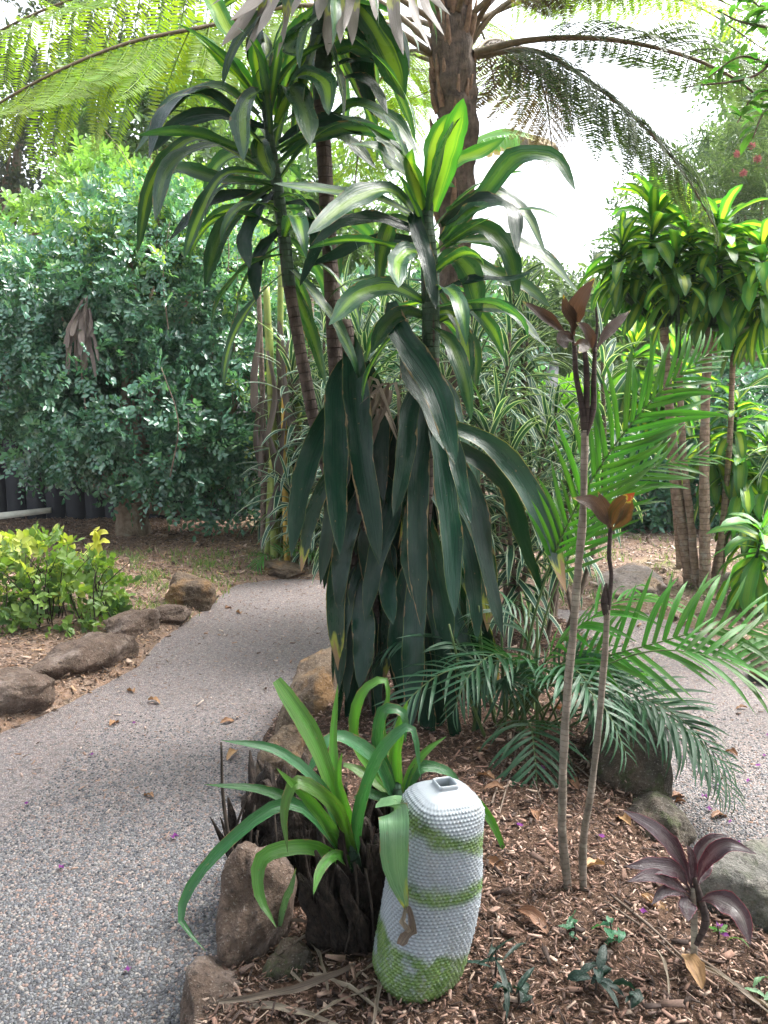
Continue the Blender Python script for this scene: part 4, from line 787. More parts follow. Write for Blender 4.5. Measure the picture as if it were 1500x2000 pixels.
g2 = G(1140, 1742, .12); g2[2] = float(bedz(g2[0], g2[1])[0])
ti('ti_plant', 'shorter thin ti plant with orange and bronze leaves at its tip', g2, [(1140, 1650), (1160, 1500), (1180, 1300), (1186, 1180)], [.011, .0105, .009, .0085],
   [([(1192, 1035), (1178, 1010), (1160, 985), (1118, 972)], 34, 'ti_red', .12), ([(1192, 1035), (1188, 1010), (1180, 990), (1168, 960)], 26, 'ti_red', .02), ([(1193, 1035), (1198, 1010), (1215, 985), (1240, 962)], 40, 'ti_orange', .06), ([(1193, 1036), (1212, 1020), (1225, 990), (1232, 968)], 30, 'ti_orange', .1)],
   [([(1186, 1190), (1194, 1120), (1190, 1090), (1192, 1030)], [.0085, .0065, .006, .005]), ([(1184, 1200), (1180, 1175), (1184, 1140)], [.009, .01, .004])])
g3 = G(1354, 1905, .1); g3[2] = float(bedz(g3[0], g3[1])[0])
t3 = thing('cordyline', 'small purple leaved cordyline growing out of the mulch', 'plant', tuple(g3)); Y3 = g3[1]
part('stem', tube('stem', [g3 - np.array((0, 0, .04)), P(1356, 1840, Y3), P(1355, 1770, Y3), P(1352, 1735, Y3)], [.009, .008, .008, .006], MT['ti_stem'], 9, n=16), t3)
part('stem', tube('stem', [P(1360, 1845, Y3 - .01), P(1378, 1800, Y3 - .01), P(1368, 1755, Y3), P(1356, 1715, Y3)], [.006, .0095, .009, .006], MT['ti_stem_dark'], 9, n=14), t3)
for pts, W, m, k_ in [([(1352, 1735), (1330, 1680), (1280, 1620), (1216, 1582)], 36, 'ti_purple', .02), ([(1350, 1745), (1320, 1700), (1270, 1690), (1222, 1692)], 36, 'ti_purple', .08), ([(1350, 1750), (1315, 1725), (1270, 1710), (1225, 1722)], 30, 'ti_purple', .12), ([(1352, 1740), (1340, 1700), (1320, 1690), (1300, 1685)], 34, 'ti_purple', -.04), ([(1350, 1760), (1320, 1738), (1295, 1742), (1272, 1768)], 26, 'ti_purple', .1),
    ([(1358, 1730), (1365, 1680), (1390, 1645), (1422, 1632)], 38, 'ti_purple', -.05), ([(1358, 1735), (1380, 1680), (1420, 1650), (1478, 1668)], 32, 'ti_purple', .04), ([(1360, 1740), (1372, 1700), (1382, 1680), (1400, 1668)], 30, 'ti_purple', -.08), ([(1360, 1760), (1395, 1755), (1440, 1780), (1466, 1845)], 46, 'ti_purple', .12), ([(1354, 1765), (1348, 1760), (1340, 1775), (1344, 1800)], 36, 'ti_purple', .1), ([(1355, 1735), (1352, 1690), (1346, 1660), (1340, 1650)], 22, 'ti_purple', .0)]:
    pleaf(t3, pts, W, m, Y3, k_, 'ti', fold=.3, wave=.08, face=(0, -.7, .7))

# ------------------------------------------------------------------ pinnate fronds
def frond(th, C, R, n, Lmax, bank, stemmat, rng, s0=.2, droop=.3, lift=.25, sweep=.6, prof=([0, .25, .6, 1], [.75, 1, .9, .35]), leaf='leaflet', side_ref=None, spread=1.0):
    C = smooth_path(C, 26); T = unit(np.gradient(C, axis=0)); Rr = np.interp(np.linspace(0, 1, 26), [0, .2, 1], [R, R * .7, R * .2])
    V, Fq, uv = tube_arrays(C, Rr, 6); f = part('frond', mesh_np('frond', V, Fq, MT[stemmat], uv), th)
    up = np.array([0, 0, 1.0]) if side_ref is None else unit(np.array(side_ref, float))
    s_ = np.linspace(0, 1, 26)
    for i in range(n):
        t = i / (n - 1); s = s0 + (1 - s0) * t; p = np.array([np.interp(s, s_, C[:, j]) for j in range(3)]); tt = unit(np.array([np.interp(s, s_, T[:, j]) for j in range(3)]))
        S = unit(np.cross(tt, up)); N = np.cross(S, tt); L = Lmax * np.interp(t, *prof)
        for sg in (-1, 1):
            if rng.uniform() < .04: continue
            x = unit(S * sg * spread + tt * (sweep + .9 * t ** 3) + N * lift + rng.normal(0, .07, 3) - np.array([0, 0, droop])); z = unit(N - x * (N @ x)); y = np.cross(z, x); q = L * rng.uniform(.88, 1.08)
            if leaf == 'pinna': y = unit(tt - x * (tt @ x)); z = np.cross(x, y)
            mt = Matrix(((x[0] * q, y[0] * q, z[0] * q, p[0]), (x[1] * q, y[1] * q, z[1] * q, p[1]), (x[2] * q, y[2] * q, z[2] * q, p[2]), (0, 0, 0, 1)))
            o = obj(leaf, bank[rng.integers(len(bank))], f, matrix=mt)
    return f
def leaflet_bank(mat, W, droops, seed, nseg=7):
    rng = np.random.default_rng(seed); return [bank_leaf('leaflet', MT[mat], 1.0, W * rng.uniform(.9, 1.1), .1, -d, rng, 'grass', nseg, 3, fold=.45, wave=.0, p=1.4, tw=.35) for d in droops]
PB = leaflet_bank('palm', .075, [.25, .45, .6, .9], 71); PBd = leaflet_bank('palm_dark', .07, [.4, .7, .9, 1.2], 72)
pb = G(1012, 1440, .1); pb[2] = float(bedz(pb[0], pb[1])[0]); YP = pb[1]
palm = thing('palm', 'clumping feather palm with long arching fronds beside the thin ti stems', 'palm', tuple(pb)); rp = np.random.default_rng(9)
def PF(pts): return [pb + rp.normal(0, .03, 3) * (1, 1, 0)] + [P(a[0], a[1], YP + a[2]) for a in pts]
frond(palm, PF([(1050, 1180, 0), (1110, 1020, -.05), (1215, 850, -.1), (1300, 755, -.1), (1385, 690, -.05)]), .008, 27, .36, PB, 'palm_stem', rp, .38, .05, .15, 1.15, side_ref=(.3, -.85, .45))
frond(palm, PF([(1080, 1160, .05), (1150, 1020, .1), (1240, 930, .1), (1372, 888, .1)]), .007, 22, .30, PB, 'palm_stem', rp, .42, .1, .25, 1.1, side_ref=(.0, -.75, .65))
frond(palm, PF([(1060, 1330, -.05), (1140, 1295, -.15), (1260, 1262, -.25), (1400, 1228, -.3), (1560, 1232, -.35)]), .007, 22, .34, PB, 'palm_stem', rp, .35, .1, .4, .7, side_ref=(0, -.55, .8))
frond(palm, PF([(1060, 1300, .05), (1150, 1210, .0), (1240, 1165, 0), (1330, 1190, 0)]), .006, 20, .32, PB, 'palm_stem', rp, .3, .25, .2, .7)
frond(palm, PF([(1070, 1340, -.1), (1180, 1340, -.25), (1310, 1390, -.4), (1425, 1500, -.45)]), .006, 24, .27, PBd, 'palm_stem', rp, .3, .2, .2, .8, side_ref=(.1, -.6, .75))
frond(palm, PF([(1080, 1330, .0), (1180, 1300, -.1), (1260, 1320, -.1), (1300, 1360, -.1)]), .005, 18, .24, PB, 'palm_stem', rp, .3, .15, .25, .8)
frond(palm, PF([(1160, 1310, -.25), (1290, 1270, -.4), (1420, 1290, -.45), (1560, 1340, -.45)]), .006, 15, .32, PB, 'palm_stem', rp, .62, .05, .45, .9, side_ref=(0, -.5, .85))
for q in range(17):                               # shorter, shaded inner fronds
    a_ = rp.uniform(0, 6.28); L_ = rp.uniform(.55, 1.0); e_ = rp.uniform(.5, 1.25); cx, cy = math.cos(a_), math.sin(a_); b_ = pb + np.array((rp.normal(.05, .09), rp.normal(.05, .08), 0))
    C = [b_] + [b_ + np.array((cx * L_ * math.cos(e_) * t, cy * L_ * math.cos(e_) * t, L_ * math.sin(e_) * t - .45 * L_ * t ** 3)) for t in (.35, .7, 1.0, 1.15)]
    frond(palm, C, .006, 17, .26, PBd, 'palm_stem', rp, .3, .2, .25, .8)
fanC = P(985, 1325, YP - .1)
fanb = [pb, P(1010, 1400, YP - .03), fanC]
ff = part('frond', tube('frond', fanb, [.006, .005, .003], MT['palm_stem'], 6, n=12), palm)
for q in range(15):
    a_ = -2.75 + q * .26; x = unit(np.array((math.cos(a_) * .9, -.35, math.sin(a_) * .8))); up_ = unit(np.array((0, -.6, .8))); z = unit(up_ - x * (up_ @ x)); y = np.cross(z, x); L_ = .2 * rp.uniform(.85, 1.1)
    obj('leaflet', PBd[q % 2], ff, matrix=Matrix([[x[i] * L_, y[i] * L_, z[i] * L_, fanC[i]] for i in range(3)] + [[0, 0, 0, 1]]))
for q in range(12):                               # palm canes
    a0 = pb + np.array((rp.normal(.02, .09), rp.normal(.03, .07), -.05)); a1 = a0 + np.array((rp.normal(0, .07), rp.normal(0, .05), rp.uniform(.3, .6)))
    part('cane', tube('cane', [a0, (a0 + a1) / 2 + rp.normal(0, .01, 3), a1], [.008, .007, .004], MT['palm_stem'], 6, n=8), palm)

# ------------------------------------------------------------------ tree fern
def pinna_mesh(mat, seed, droop):
    rng = np.random.default_rng(seed); n = 36; s = np.linspace(.04, 1, n); C = arch(1.0, .05, -droop, 1.2, 40); Si = np.linspace(0, 1, 40)
    p = np.stack([np.interp(s, Si, C[:, j]) for j in range(3)], 1); T = unit(np.gradient(C, axis=0)); t = np.stack([np.interp(s, Si, T[:, j]) for j in range(3)], 1); Y_ = np.array([0, 1.0, 0]); N = np.cross(t, Y_)
    prof = np.interp(s, [0, .2, .6, .9, 1], [.75, 1, .85, .35, .1]); Pq, dq, nq, Lq, Wq = [], [], [], [], []
    for sg in (-1, 1):
        d = t * .38 + Y_ * sg - N * -.12 + rng.normal(0, .06, (n, 3)); Pq.append(p); dq.append(d); nq.append(-N + rng.normal(0, .1, (n, 3))); Lq.append(.135 * prof); Wq.append(np.full(n, .022) * (.5 + .5 * prof))
    cl = leaf_cloud('tmp', np.vstack(Pq), np.vstack(dq), np.vstack(nq), np.hstack(Lq), np.hstack(Wq), MT[mat], np.zeros(2 * n), hexa=False)
    V = np.zeros(len(cl.vertices) * 3); cl.vertices.foreach_get('co', V); V = V.reshape(-1, 3); Fq = np.arange(len(V)).reshape(-1, 4); U = np.tile(np.array([[.5, 0], [1, .45], [.5, 1], [0, .45]]), (2 * n, 1)); bpy.data.meshes.remove(cl)
    r = tube_arrays(C[::4], np.linspace(.006, .002, 10), 4)
    A_ = join([(V, Fq, U), r]); return mesh_np('pinna', A_[0], A_[1], MT[mat], A_[2], smooth=False)
FB = {m: [pinna_mesh(m, 80 + i, d) for i, d in enumerate((.5, .8, 1.0))] for m in ('fern', 'fern_grey', 'fern_old')}
YF = 5.0; fb = P(888, 700, YF); fbase = np.array((fb[0] - .02, YF, float(groundz(fb[0], YF)[0])))
if sdist(OUT, np.array([fbase[0]]), np.array([fbase[1]]))[0] > 0: fbase[2] = 0.0
fern = thing('tree_fern', 'tall tree fern with shaggy brown trunk behind the corn plants', 'tree', tuple(fbase)); rf = np.random.default_rng(17)
tp = [fbase - np.array((0, 0, .1)), P(888, 800, YF), P(888, 500, YF), P(890, 350, YF), P(892, 230, YF), P(885, 140, YF), P(882, 40, YF), P(885, -40, YF)]
part('trunk', tube('trunk', tp, [.10, .08, .075, .09, .105, .125, .135, .10], MT['fern_trunk'], 20, .35, 5, 60), fern)
ftop = P(884, 90, YF)
for q in range(70):                               # old frond bases and fibre
    a_ = rf.uniform(0, 6.28); z_ = rf.uniform(-.95, .35); r_ = .09 + .045 * (z_ + .9) / 1.2; p0 = ftop + np.array((math.cos(a_) * r_ * .8, math.sin(a_) * r_ * .8, z_ - .1)); L_ = rf.uniform(.12, .3)
    part('frond_base', tube('frond_base', [p0, p0 + np.array((math.cos(a_) * .03, math.sin(a_) * .03, L_ * .5)), p0 + np.array((math.cos(a_) * .05, math.sin(a_) * .05, L_))], [.022, .018, .006], MT['fern_fibre'], 6, n=5), fern)
def FP(pts): return [P(a[0], a[1], YF + a[2]) for a in pts]
FW = ([0, .12, .35, .7, 1], [.55, .85, 1, .75, .2])
frond(fern, FP([(850, 110, 0), (740, 40, -.2), (600, 10, -.4), (400, 52, -.75), (250, 84, -.9), (100, 145, -1.05), (-160, 300, -1.2)]), .022, 25, .76, FB['fern'], 'stipe', rf, .12, .85, -.1, .42, FW, 'pinna', spread=.55)
frond(fern, FP([(850, 90, .1), (700, -20, .3), (450, -60, .3), (200, -20, .2), (0, 60, .1), (-200, 200, 0)]), .022, 24, .76, FB['fern'], 'stipe', rf, .12, .7, -.1, .4, FW, 'pinna', spread=.8)
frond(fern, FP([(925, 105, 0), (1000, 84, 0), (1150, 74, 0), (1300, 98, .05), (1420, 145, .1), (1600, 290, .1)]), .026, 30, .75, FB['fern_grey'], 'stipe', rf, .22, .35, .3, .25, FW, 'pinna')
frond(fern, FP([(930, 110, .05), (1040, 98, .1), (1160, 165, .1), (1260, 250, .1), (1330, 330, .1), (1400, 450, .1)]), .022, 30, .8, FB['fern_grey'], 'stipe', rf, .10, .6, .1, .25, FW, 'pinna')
frond(fern, FP([(915, 90, .1), (960, 30, .1), (1060, -30, .1), (1250, -60, .1), (1450, 20, .1)]), .024, 26, .55, FB['fern'], 'stipe', rf, .25, .6, .0, .3, FW, 'pinna')
frond(fern, FP([(912, 90, .1), (945, 20, .0), (1010, -40, -.2), (1150, -90, -.3), (1350, -60, -.4)]), .024, 24, .5, FB['fern_old'], 'stipe', rf, .3, .6, .0, .3, FW, 'pinna')
frond(fern, FP([(925, 110, .1), (950, 80, .3), (1000, 90, .6), (1060, 170, .9), (1080, 300, 1.0)]), .018, 26, .8, FB['fern_old'], 'stipe', rf, .1, .6, 0, .3, FW, 'pinna')
frond(fern, FP([(850, 110, .1), (800, 100, .4), (740, 160, .8), (700, 300, 1.1), (690, 420, 1.2)]), .018, 24, .5, FB['fern'], 'stipe', rf, .15, .55, 0, .3, FW, 'pinna')
frond(fern, FP([(850, 120, .2), (790, 110, .7), (780, 180, 1.2), (800, 330, 1.6)]), .018, 24, .5, FB['fern'], 'stipe', rf, .15, .55, 0, .3, FW, 'pinna')
for a_ in np.arange(0, 6.2, .9):                  # fronds rising above the frame
    L_ = rf.uniform(2.0, 2.6); c, s = math.cos(a_ + .4), math.sin(a_ + .4); p0 = ftop + np.array((c * .12, s * .12, .15))
    frond(fern, [p0] + [p0 + np.array((c * L_ * t, s * L_ * t, 1.5 * t - 1.25 * t * t)) for t in (.15, .4, .7, 1.0)], .02, 22, .5, FB['fern'], 'stipe', rf, .2, .4, .1, .2, FW, 'pinna')

# ------------------------------------------------------------------ white striped dracaenas behind
WB = Bank('leaf', 'white_stripe', .42, .042, 41, 6, 4, -.6, 1.35, n=9, cols=5, prof='grass', fold=.3, wave=.0, tw=.4, droop=1.3)
rw = np.random.default_rng(61)
WLAB = ['white striped dracaena beyond the path bend behind the canes', 'narrow white striped dracaena close behind the corn plant trunks', 'narrow white striped dracaena between the tree fern and the feather palm']
for (px, py, Y, nst) in [(600, 640, 6.9, 3), (655, 560, 7.0, 3), (720, 650, 4.7, 2), (770, 560, 5.5, 2), (700, 760, 4.5, 2), (930, 600, 4.6, 2), (985, 560, 5.3, 2), (1050, 610, 5.1, 2), (1000, 720, 4.4, 2), (930, 800, 4.3, 2), (1040, 830, 4.4, 2), (1110, 740, 4.8, 2), (860, 700, 4.6, 1), (640, 790, 6.9, 3), (960, 930, 4.2, 1), (1120, 860, 4.9, 1), (820, 600, 5.2, 1), (585, 750, 7.1, 2), (625, 880, 6.8, 2), (1075, 690, 4.3, 1)]:
    top = P(px, py, Y); g0 = np.array((top[0] + rw.normal(0, .06), Y + rw.normal(0, .05), 0.0)); th = thing('striped_dracaena', WLAB[0 if Y > 6 else 1 if px < 880 else 2], 'plant', tuple(g0), 'white striped dracaenas behind the corn plants')
    for q in range(nst):
        tt = top + np.array((rw.normal(0, .16), rw.normal(0, .14), -rw.uniform(0, .3) * q)); path = smooth_path([g0 - np.array((0, 0, .08)), g0 * .5 + tt * .5 + rw.normal(0, .04, 3), tt], 14)
        part('stem', tube('stem', path, [.016, .014, .01], MT['twig'], 6), th)
        rosette(th, path, 54, WB, rw, -.45, 1.25, max(.25, 1 - (.75 if Y < 6 else 1.1) / max(tt[2], .8)), (.75, 1.1) if Y < 6 else (1.0, 1.4))

# ------------------------------------------------------------------ compact striped corn plants on the right
CB = Bank('leaf', 'corn_right', .46, .105, 45, 7, 4, -1.1, 1.35, n=10, cols=5, fold=.3, wave=.12, tw=.5, droop=1.5)
rc = np.random.default_rng(66)
def compact(label, base_px, chain, Y, heads, R=.046, trunk=True):
    g0 = G(*base_px) if trunk else np.array((P(*base_px, Y)[0], Y, 0)); g0[1] = Y; g0[0] = P(base_px[0], base_px[1], Y)[0]; g0[2] = float(groundz(g0[0], g0[1])[0])
    th = thing('corn_plant', label, 'plant', tuple(g0), 'compact corn plants on the right')
    C = [g0 - np.array((0, 0, .1))] + [P(a[0], a[1], Y) for a in chain]; part('trunk', tube('trunk', C, [R, R * .85, R * .75, R * .7], MT['right_trunk'], 10, .18, 8, 40), th)
    for (hx, hy, hl, n, lo, hi, sc) in heads:
        top = P(hx, hy, Y + rc.normal(0, .08)); bot = top - np.array((rc.normal(0, .03), rc.normal(0, .03), hl)); st = C[-1]; path = smooth_path([st, (st + bot) / 2 + np.array((0, 0, -.02)), bot, top], 14)
        part('crown_stem', tube('crown_stem', path, [R * .6, R * .5, R * .3], MT['corn_stem'], 7), th); rosette(th, smooth_path([bot, top], 8), n, CB, rc, lo, hi, 0, sc)
YR = float(G(1375, 1160)[1])
compact('tall compact corn plant with dense round striped crown on the right', (1352, 1168), [(1335, 1050), (1312, 850), (1296, 640)], YR, [(1278, 395, .62, 84, -.75, 1.15, (.85, 1.15)), (1345, 430, .5, 54, -.7, 1.0, (.8, 1.1)), (1215, 470, .35, 40, -.6, 1.0, (.7, 1.0))])
compact('compact corn plant with twin striped crowns above a straight pink brown trunk', (1378, 1170), [(1376, 1000), (1376, 850), (1384, 640)], YR - .15, [(1405, 440, .58, 78, -.75, 1.0, (.85, 1.15)), (1490, 480, .52, 66, -.75, .9, (.85, 1.15))])
compact('slim pale corn plant trunk leaning against the tall compact one', (1362, 1172), [(1352, 1050), (1334, 880), (1326, 700)], YR - .06, [(1322, 500, .35, 24, -.7, .9, (.7, 1.0))], .034)
compact('slender outer corn plant trunk rising into the twin crowns', (1398, 1172), [(1408, 1060), (1424, 880), (1432, 690)], YR - .1, [(1450, 510, .35, 24, -.7, .9, (.7, 1.0))], .028)
compact('low bushy corn plant leaning out of the clustered trunks', (1400, 1165), [(1415, 1060), (1440, 960), (1440, 900)], YR + .1, [(1440, 780, .6, 44, -1.1, 1.0, (.8, 1.1)), (1500, 850, .6, 40, -1.1, 1.0, (.8, 1.1)), (1385, 830, .4, 26, -1.1, .9, (.7, 1))], .032)
compact('slanting corn plant stem with sparse drooping striped leaves', (1385, 1180), [(1402, 1080), (1420, 1000), (1432, 960)], YR - .05, [(1450, 900, .35, 26, -1.2, .6, (.8, 1.1)), (1490, 960, .4, 30, -1.2, .6, (.8, 1.1))], .026)
compact('corn plant behind the feather palm with yellow striped leaves', (1330, 1150), [(1320, 1000), (1300, 850), (1260, 760)], YR + .5, [(1240, 660, .5, 40, -1.0, 1.1, (.85, 1.1)), (1320, 690, .5, 36, -1.0, 1.1, (.85, 1.1))], .034)
compact('low corn plant at the path edge with drooping striped leaves', (1530, 1200), [(1525, 1160), (1510, 1120), (1505, 1100)], YR - .7, [(1490, 1030, .35, 34, -1.1, .9, (.8, 1.1))], .024)
# silvery striped plant at the right edge
for px, py, Y in [(1560, 640, 4.6)]:
    top = P(px, py, Y); g0 = np.array((top[0] + .1, Y, float(groundz(top[0] + .1, Y)[0]))); th = thing('striped_dracaena', 'silvery striped dracaena reaching in beside the low corn plants', 'plant', tuple(g0))
    for q in range(3):
        tt = top + np.array((rc.normal(0, .12), rc.normal(0, .1), -.25 * q)); path = smooth_path([g0 - np.array((0, 0, .08)), (g0 + tt) / 2, tt], 12); part('stem', tube('stem', path, [.02, .016, .01], MT['twig'], 6), th); rosette(th, path, 28, WB, rc, -.5, 1.1, .75, (.85, 1.1))

# ------------------------------------------------------------------ dark leaved tree at the left, shed behind
def branchy(th, base, targets, R, mat, rng, name='branch', r1=.012):
    for t in targets:
        t = np.array(t, float); mid = base * .5 + t * .5 + rng.normal(0, .12, 3); part(name, tube(name, [base, mid, t], [R, R * .6, r1], mat, 7, .15, rng.integers(50), 12), th)
tb = G(262, 1052, .05); tb[2] = float(groundz(tb[0], tb[1])[0]); rt = np.random.default_rng(101)
tree = thing('leafy_tree', 'dense dark green small leaved tree with stout branching trunk', 'tree', tuple(tb)); YT = tb[1]
fork = tb + np.array((0, -.02, .32))
part('trunk', tube('trunk', [tb - np.array((0, 0, .15)), tb + np.array((0, 0, .12)), fork], [.24, .17, .18], MT['tree_bark'], 16, .35, 9, 14), tree)
LB = []
def lobe(px, py, Y, rx, ry, rz): c = P(px, py, Y); LB.append((*c, rx, ry, rz))
for a in [(300, 560, 8.4, 1.0, 1.0, .9), (120, 620, 8.3, .95, .9, .8), (430, 640, 8.4, .75, .8, .8), (260, 780, 8.0, 1.05, .85, .75), (50, 730, 8.2, .8, .8, .6), (440, 800, 8.1, .65, .7, .7), (340, 880, 7.8, .8, .6, .38), (140, 850, 8.0, .7, .6, .36), (450, 930, 8.0, .45, .5, .4), (-60, 640, 8.6, .9, .9, .9), (250, 480, 8.8, .65, .8, .5), (400, 500, 8.7, .6, .7, .55), (500, 700, 8.3, .4, .5, .6) ]: lobe(*a)
branchy(tree, fork, [l[:3] for l in LB], .09, MT['tree_bark'], rt)
branchy(tree, fork, [P(115, 870, 7.8), P(225, 930, 7.7)], .075, MT['tree_bark'], rt, r1=.05)
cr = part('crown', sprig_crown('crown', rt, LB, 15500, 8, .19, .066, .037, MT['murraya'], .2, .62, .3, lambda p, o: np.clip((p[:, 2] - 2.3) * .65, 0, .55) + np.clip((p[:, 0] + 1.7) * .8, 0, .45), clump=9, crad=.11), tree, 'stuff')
for q in range(14):                               # thin pale upright shoots
    l = LB[rt.integers(len(LB))]; p0 = np.array(l[:3]) + rt.normal(0, .25, 3) - np.array((0, .6, 0)); part('shoot', tube('shoot', [p0, p0 + np.array((rt.normal(0, .12), 0, .5)), p0 + np.array((rt.normal(0, .2), 0, 1.0))], [.008, .006, .003], MT['twig'], 5, n=7), tree)
LT = []; [LT.append((*P(px, py, Y), a, b, c)) for px, py, Y, a, b, c in [(175, 350, 9.6, .4, .5, .3), (230, 400, 9.4, .6, .7, .4), (50, 450, 9.8, .6, .8, .3), (400, 470, 9.4, .6, .6, .5), (300, 460, 9.4, .7, .6, .4), (330, 390, 9.6, .5, .6, .35)]]
g_ = np.array((-2.6, 9.7, float(groundz(-2.6, 9.7)[0]))); ty = thing('leafy_tree', 'taller yellow green tree behind the dark leaved tree', 'tree', tuple(g_))
part('trunk', tube('trunk', [g_ - np.array((0, 0, .1)), g_ + np.array((.1, 0, 1.2)), g_ + np.array((0, 0, 2.6))], [.1, .08, .05], MT['tree_bark'], 10, .2, 3, 16), ty); branchy(ty, g_ + np.array((.05, 0, 1.8)), [l[:3] for l in LT], .05, MT['tree_bark'], rt)
part('crown', sprig_crown('crown', rt, LT, 1500, 9, .24, .085, .045, crown_mat('yellow_green_leaf', (.10, .20, .07), (.19, .32, .09), (.36, .46, .12), .4, .45), .3, .5, .2), ty, 'stuff')
# shed
sx0, sx1, sy = -8.0, -1.75, 9.25
sh = thing('garden_shed', 'dark painted shed wall with pale base board behind the dark leaved tree', 'shed', (sx0, sy, 0))
for i in range(26):
    x0 = sx0 + i * (sx1 - sx0) / 26; x1 = x0 + (sx1 - sx0) / 26 - .012; V = [(x, y, z) for z in (.0, 1.95) for x, y in ((x0, sy), (x1, sy), (x1, sy + .03), (x0, sy + .03))]
    part('wall_panel', mesh_np('wall_panel', V, [(0, 1, 5, 4), (1, 2, 6, 5), (2, 3, 7, 6), (3, 0, 4, 7), (4, 5, 6, 7)], MT['wall_dark'], smooth=False), sh)
def boxp(name, lo, hi, mat, th): 
    V = [(x, y, z) for z in (lo[2], hi[2]) for x, y in ((lo[0], lo[1]), (hi[0], lo[1]), (hi[0], hi[1]), (lo[0], hi[1]))]; return part(name, mesh_np(name, V, [(0, 3, 2, 1), (0, 1, 5, 4), (1, 2, 6, 5), (2, 3, 7, 6), (3, 0, 4, 7), (4, 5, 6, 7)], MT[mat], smooth=False), th)
boxp('side_wall', (sx0, sy + .04, 0), (sx1, sy + 2.2, 1.93), 'wall_dark', sh); boxp('roof', (sx0 - .2, sy - .25, 1.97), (sx1 + .15, sy + 2.4, 2.03), 'wall_dark', sh)
bL, bR = P(-60, 1015, sy - .25), P(98, 997, sy - .1)
V = np.array([bL + (0, 0, -.045), bR + (0, 0, -.03), bR + (0, .04, -.03), bL + (0, .04, -.045), bL + (0, 0, .045), bR + (0, 0, .035), bR + (0, .04, .035), bL + (0, .04, .045)])
tag(obj('timber_rail', mesh_np('timber_rail', V, [(0, 3, 2, 1), (0, 1, 5, 4), (1, 2, 6, 5), (2, 3, 7, 6), (3, 0, 4, 7), (4, 5, 6, 7)], MT['board'], smooth=False)), 'pale sloping timber rail in front of the dark shed', 'rail')
# dead banana leaf in the tree
db = P(165, 575, 7.3); th = thing('dead_banana_leaf', 'torn dead grey banana leaf hanging in the dark leaved tree', 'leaf', tuple(db))
for q in range(20):
    x_ = rt.uniform(-26, 24); pleaf(th, [(168 + x_ * .3, 575 + rt.uniform(0, 40)), (160 + x_ * .8, 630), (158 + x_ * 1.1 + rt.uniform(-12, 12), 672 + rt.uniform(-20, 70))], rt.uniform(5, 13), 'banana_dead', 7.3, rt.uniform(-.05, .15), 'cut', fold=.6, wave=.5, face=(rt.uniform(-.6, .6), -.8, .1), n=9, cols=4, name='leaf_strip')

# yellow green bush at the left
yb = G(85, 1225, .05); ry = np.random.default_rng(7); yb[2] = float(groundz(yb[0], yb[1])[0]); bush = thing('yellow_green_bush', 'low yellow green leafy bush beside the path rocks', 'bush', tuple(yb))
Lb = [(*P(a, b, yb[1] + dy), rx, rx, rz) for a, b, dy, rx, rz in [(60, 1130, .1, .30, .22), (150, 1150, .15, .26, .22), (20, 1180, -.05, .28, .25), (110, 1190, 0, .3, .25), (180, 1190, .1, .16, .2), (-40, 1150, .1, .3, .25), (90, 1085, .3, .24, .12)]]
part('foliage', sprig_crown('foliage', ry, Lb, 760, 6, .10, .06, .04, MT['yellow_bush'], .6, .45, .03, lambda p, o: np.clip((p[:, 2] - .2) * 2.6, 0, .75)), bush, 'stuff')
for q in range(46):
    x_, y_ = ry.uniform(-.55, .5), ry.uniform(-.2, .35); a0 = yb + np.array((x_, y_, -.02)); part('twig', tube('twig', [a0, a0 + np.array((ry.normal(0, .05), ry.normal(0, .05), ry.uniform(.2, .32))), a0 + np.array((ry.normal(0, .08), ry.normal(0, .08), ry.uniform(.38, .5)))], [.005, .004, .002], MT['twig_dark'], 5, n=6), bush)
# sprig with pale yellow leaves
sb = G(190, 1118, .05); th = thing('yellow_sprig', 'single sprig of pale yellow leaves standing above the bush', 'plant', tuple(sb)); part('stem', tube('stem', [sb, P(186, 1080, sb[1]), P(192, 1048, sb[1])], [.005, .004, .002], MT['petal_red'], 5, n=6), th)
MT['yellow_leaf'] = leaf_mat('yellow_leaf', (.45, .45, .06), (.6, .58, .12), None, .2, .45, .4, vein=5)
for q, (tx, ty_) in enumerate([(165, 1070), (215, 1060), (175, 1045), (212, 1042), (160, 1090), (205, 1085), (190, 1036)]): pleaf(th, [(189, 1070 - q * 4), ((189 + tx) / 2, ty_ - 3), (tx, ty_)], 17, 'yellow_leaf', sb[1], .04, 'oval', n=7, cols=3, face=(0, -.6, .8))

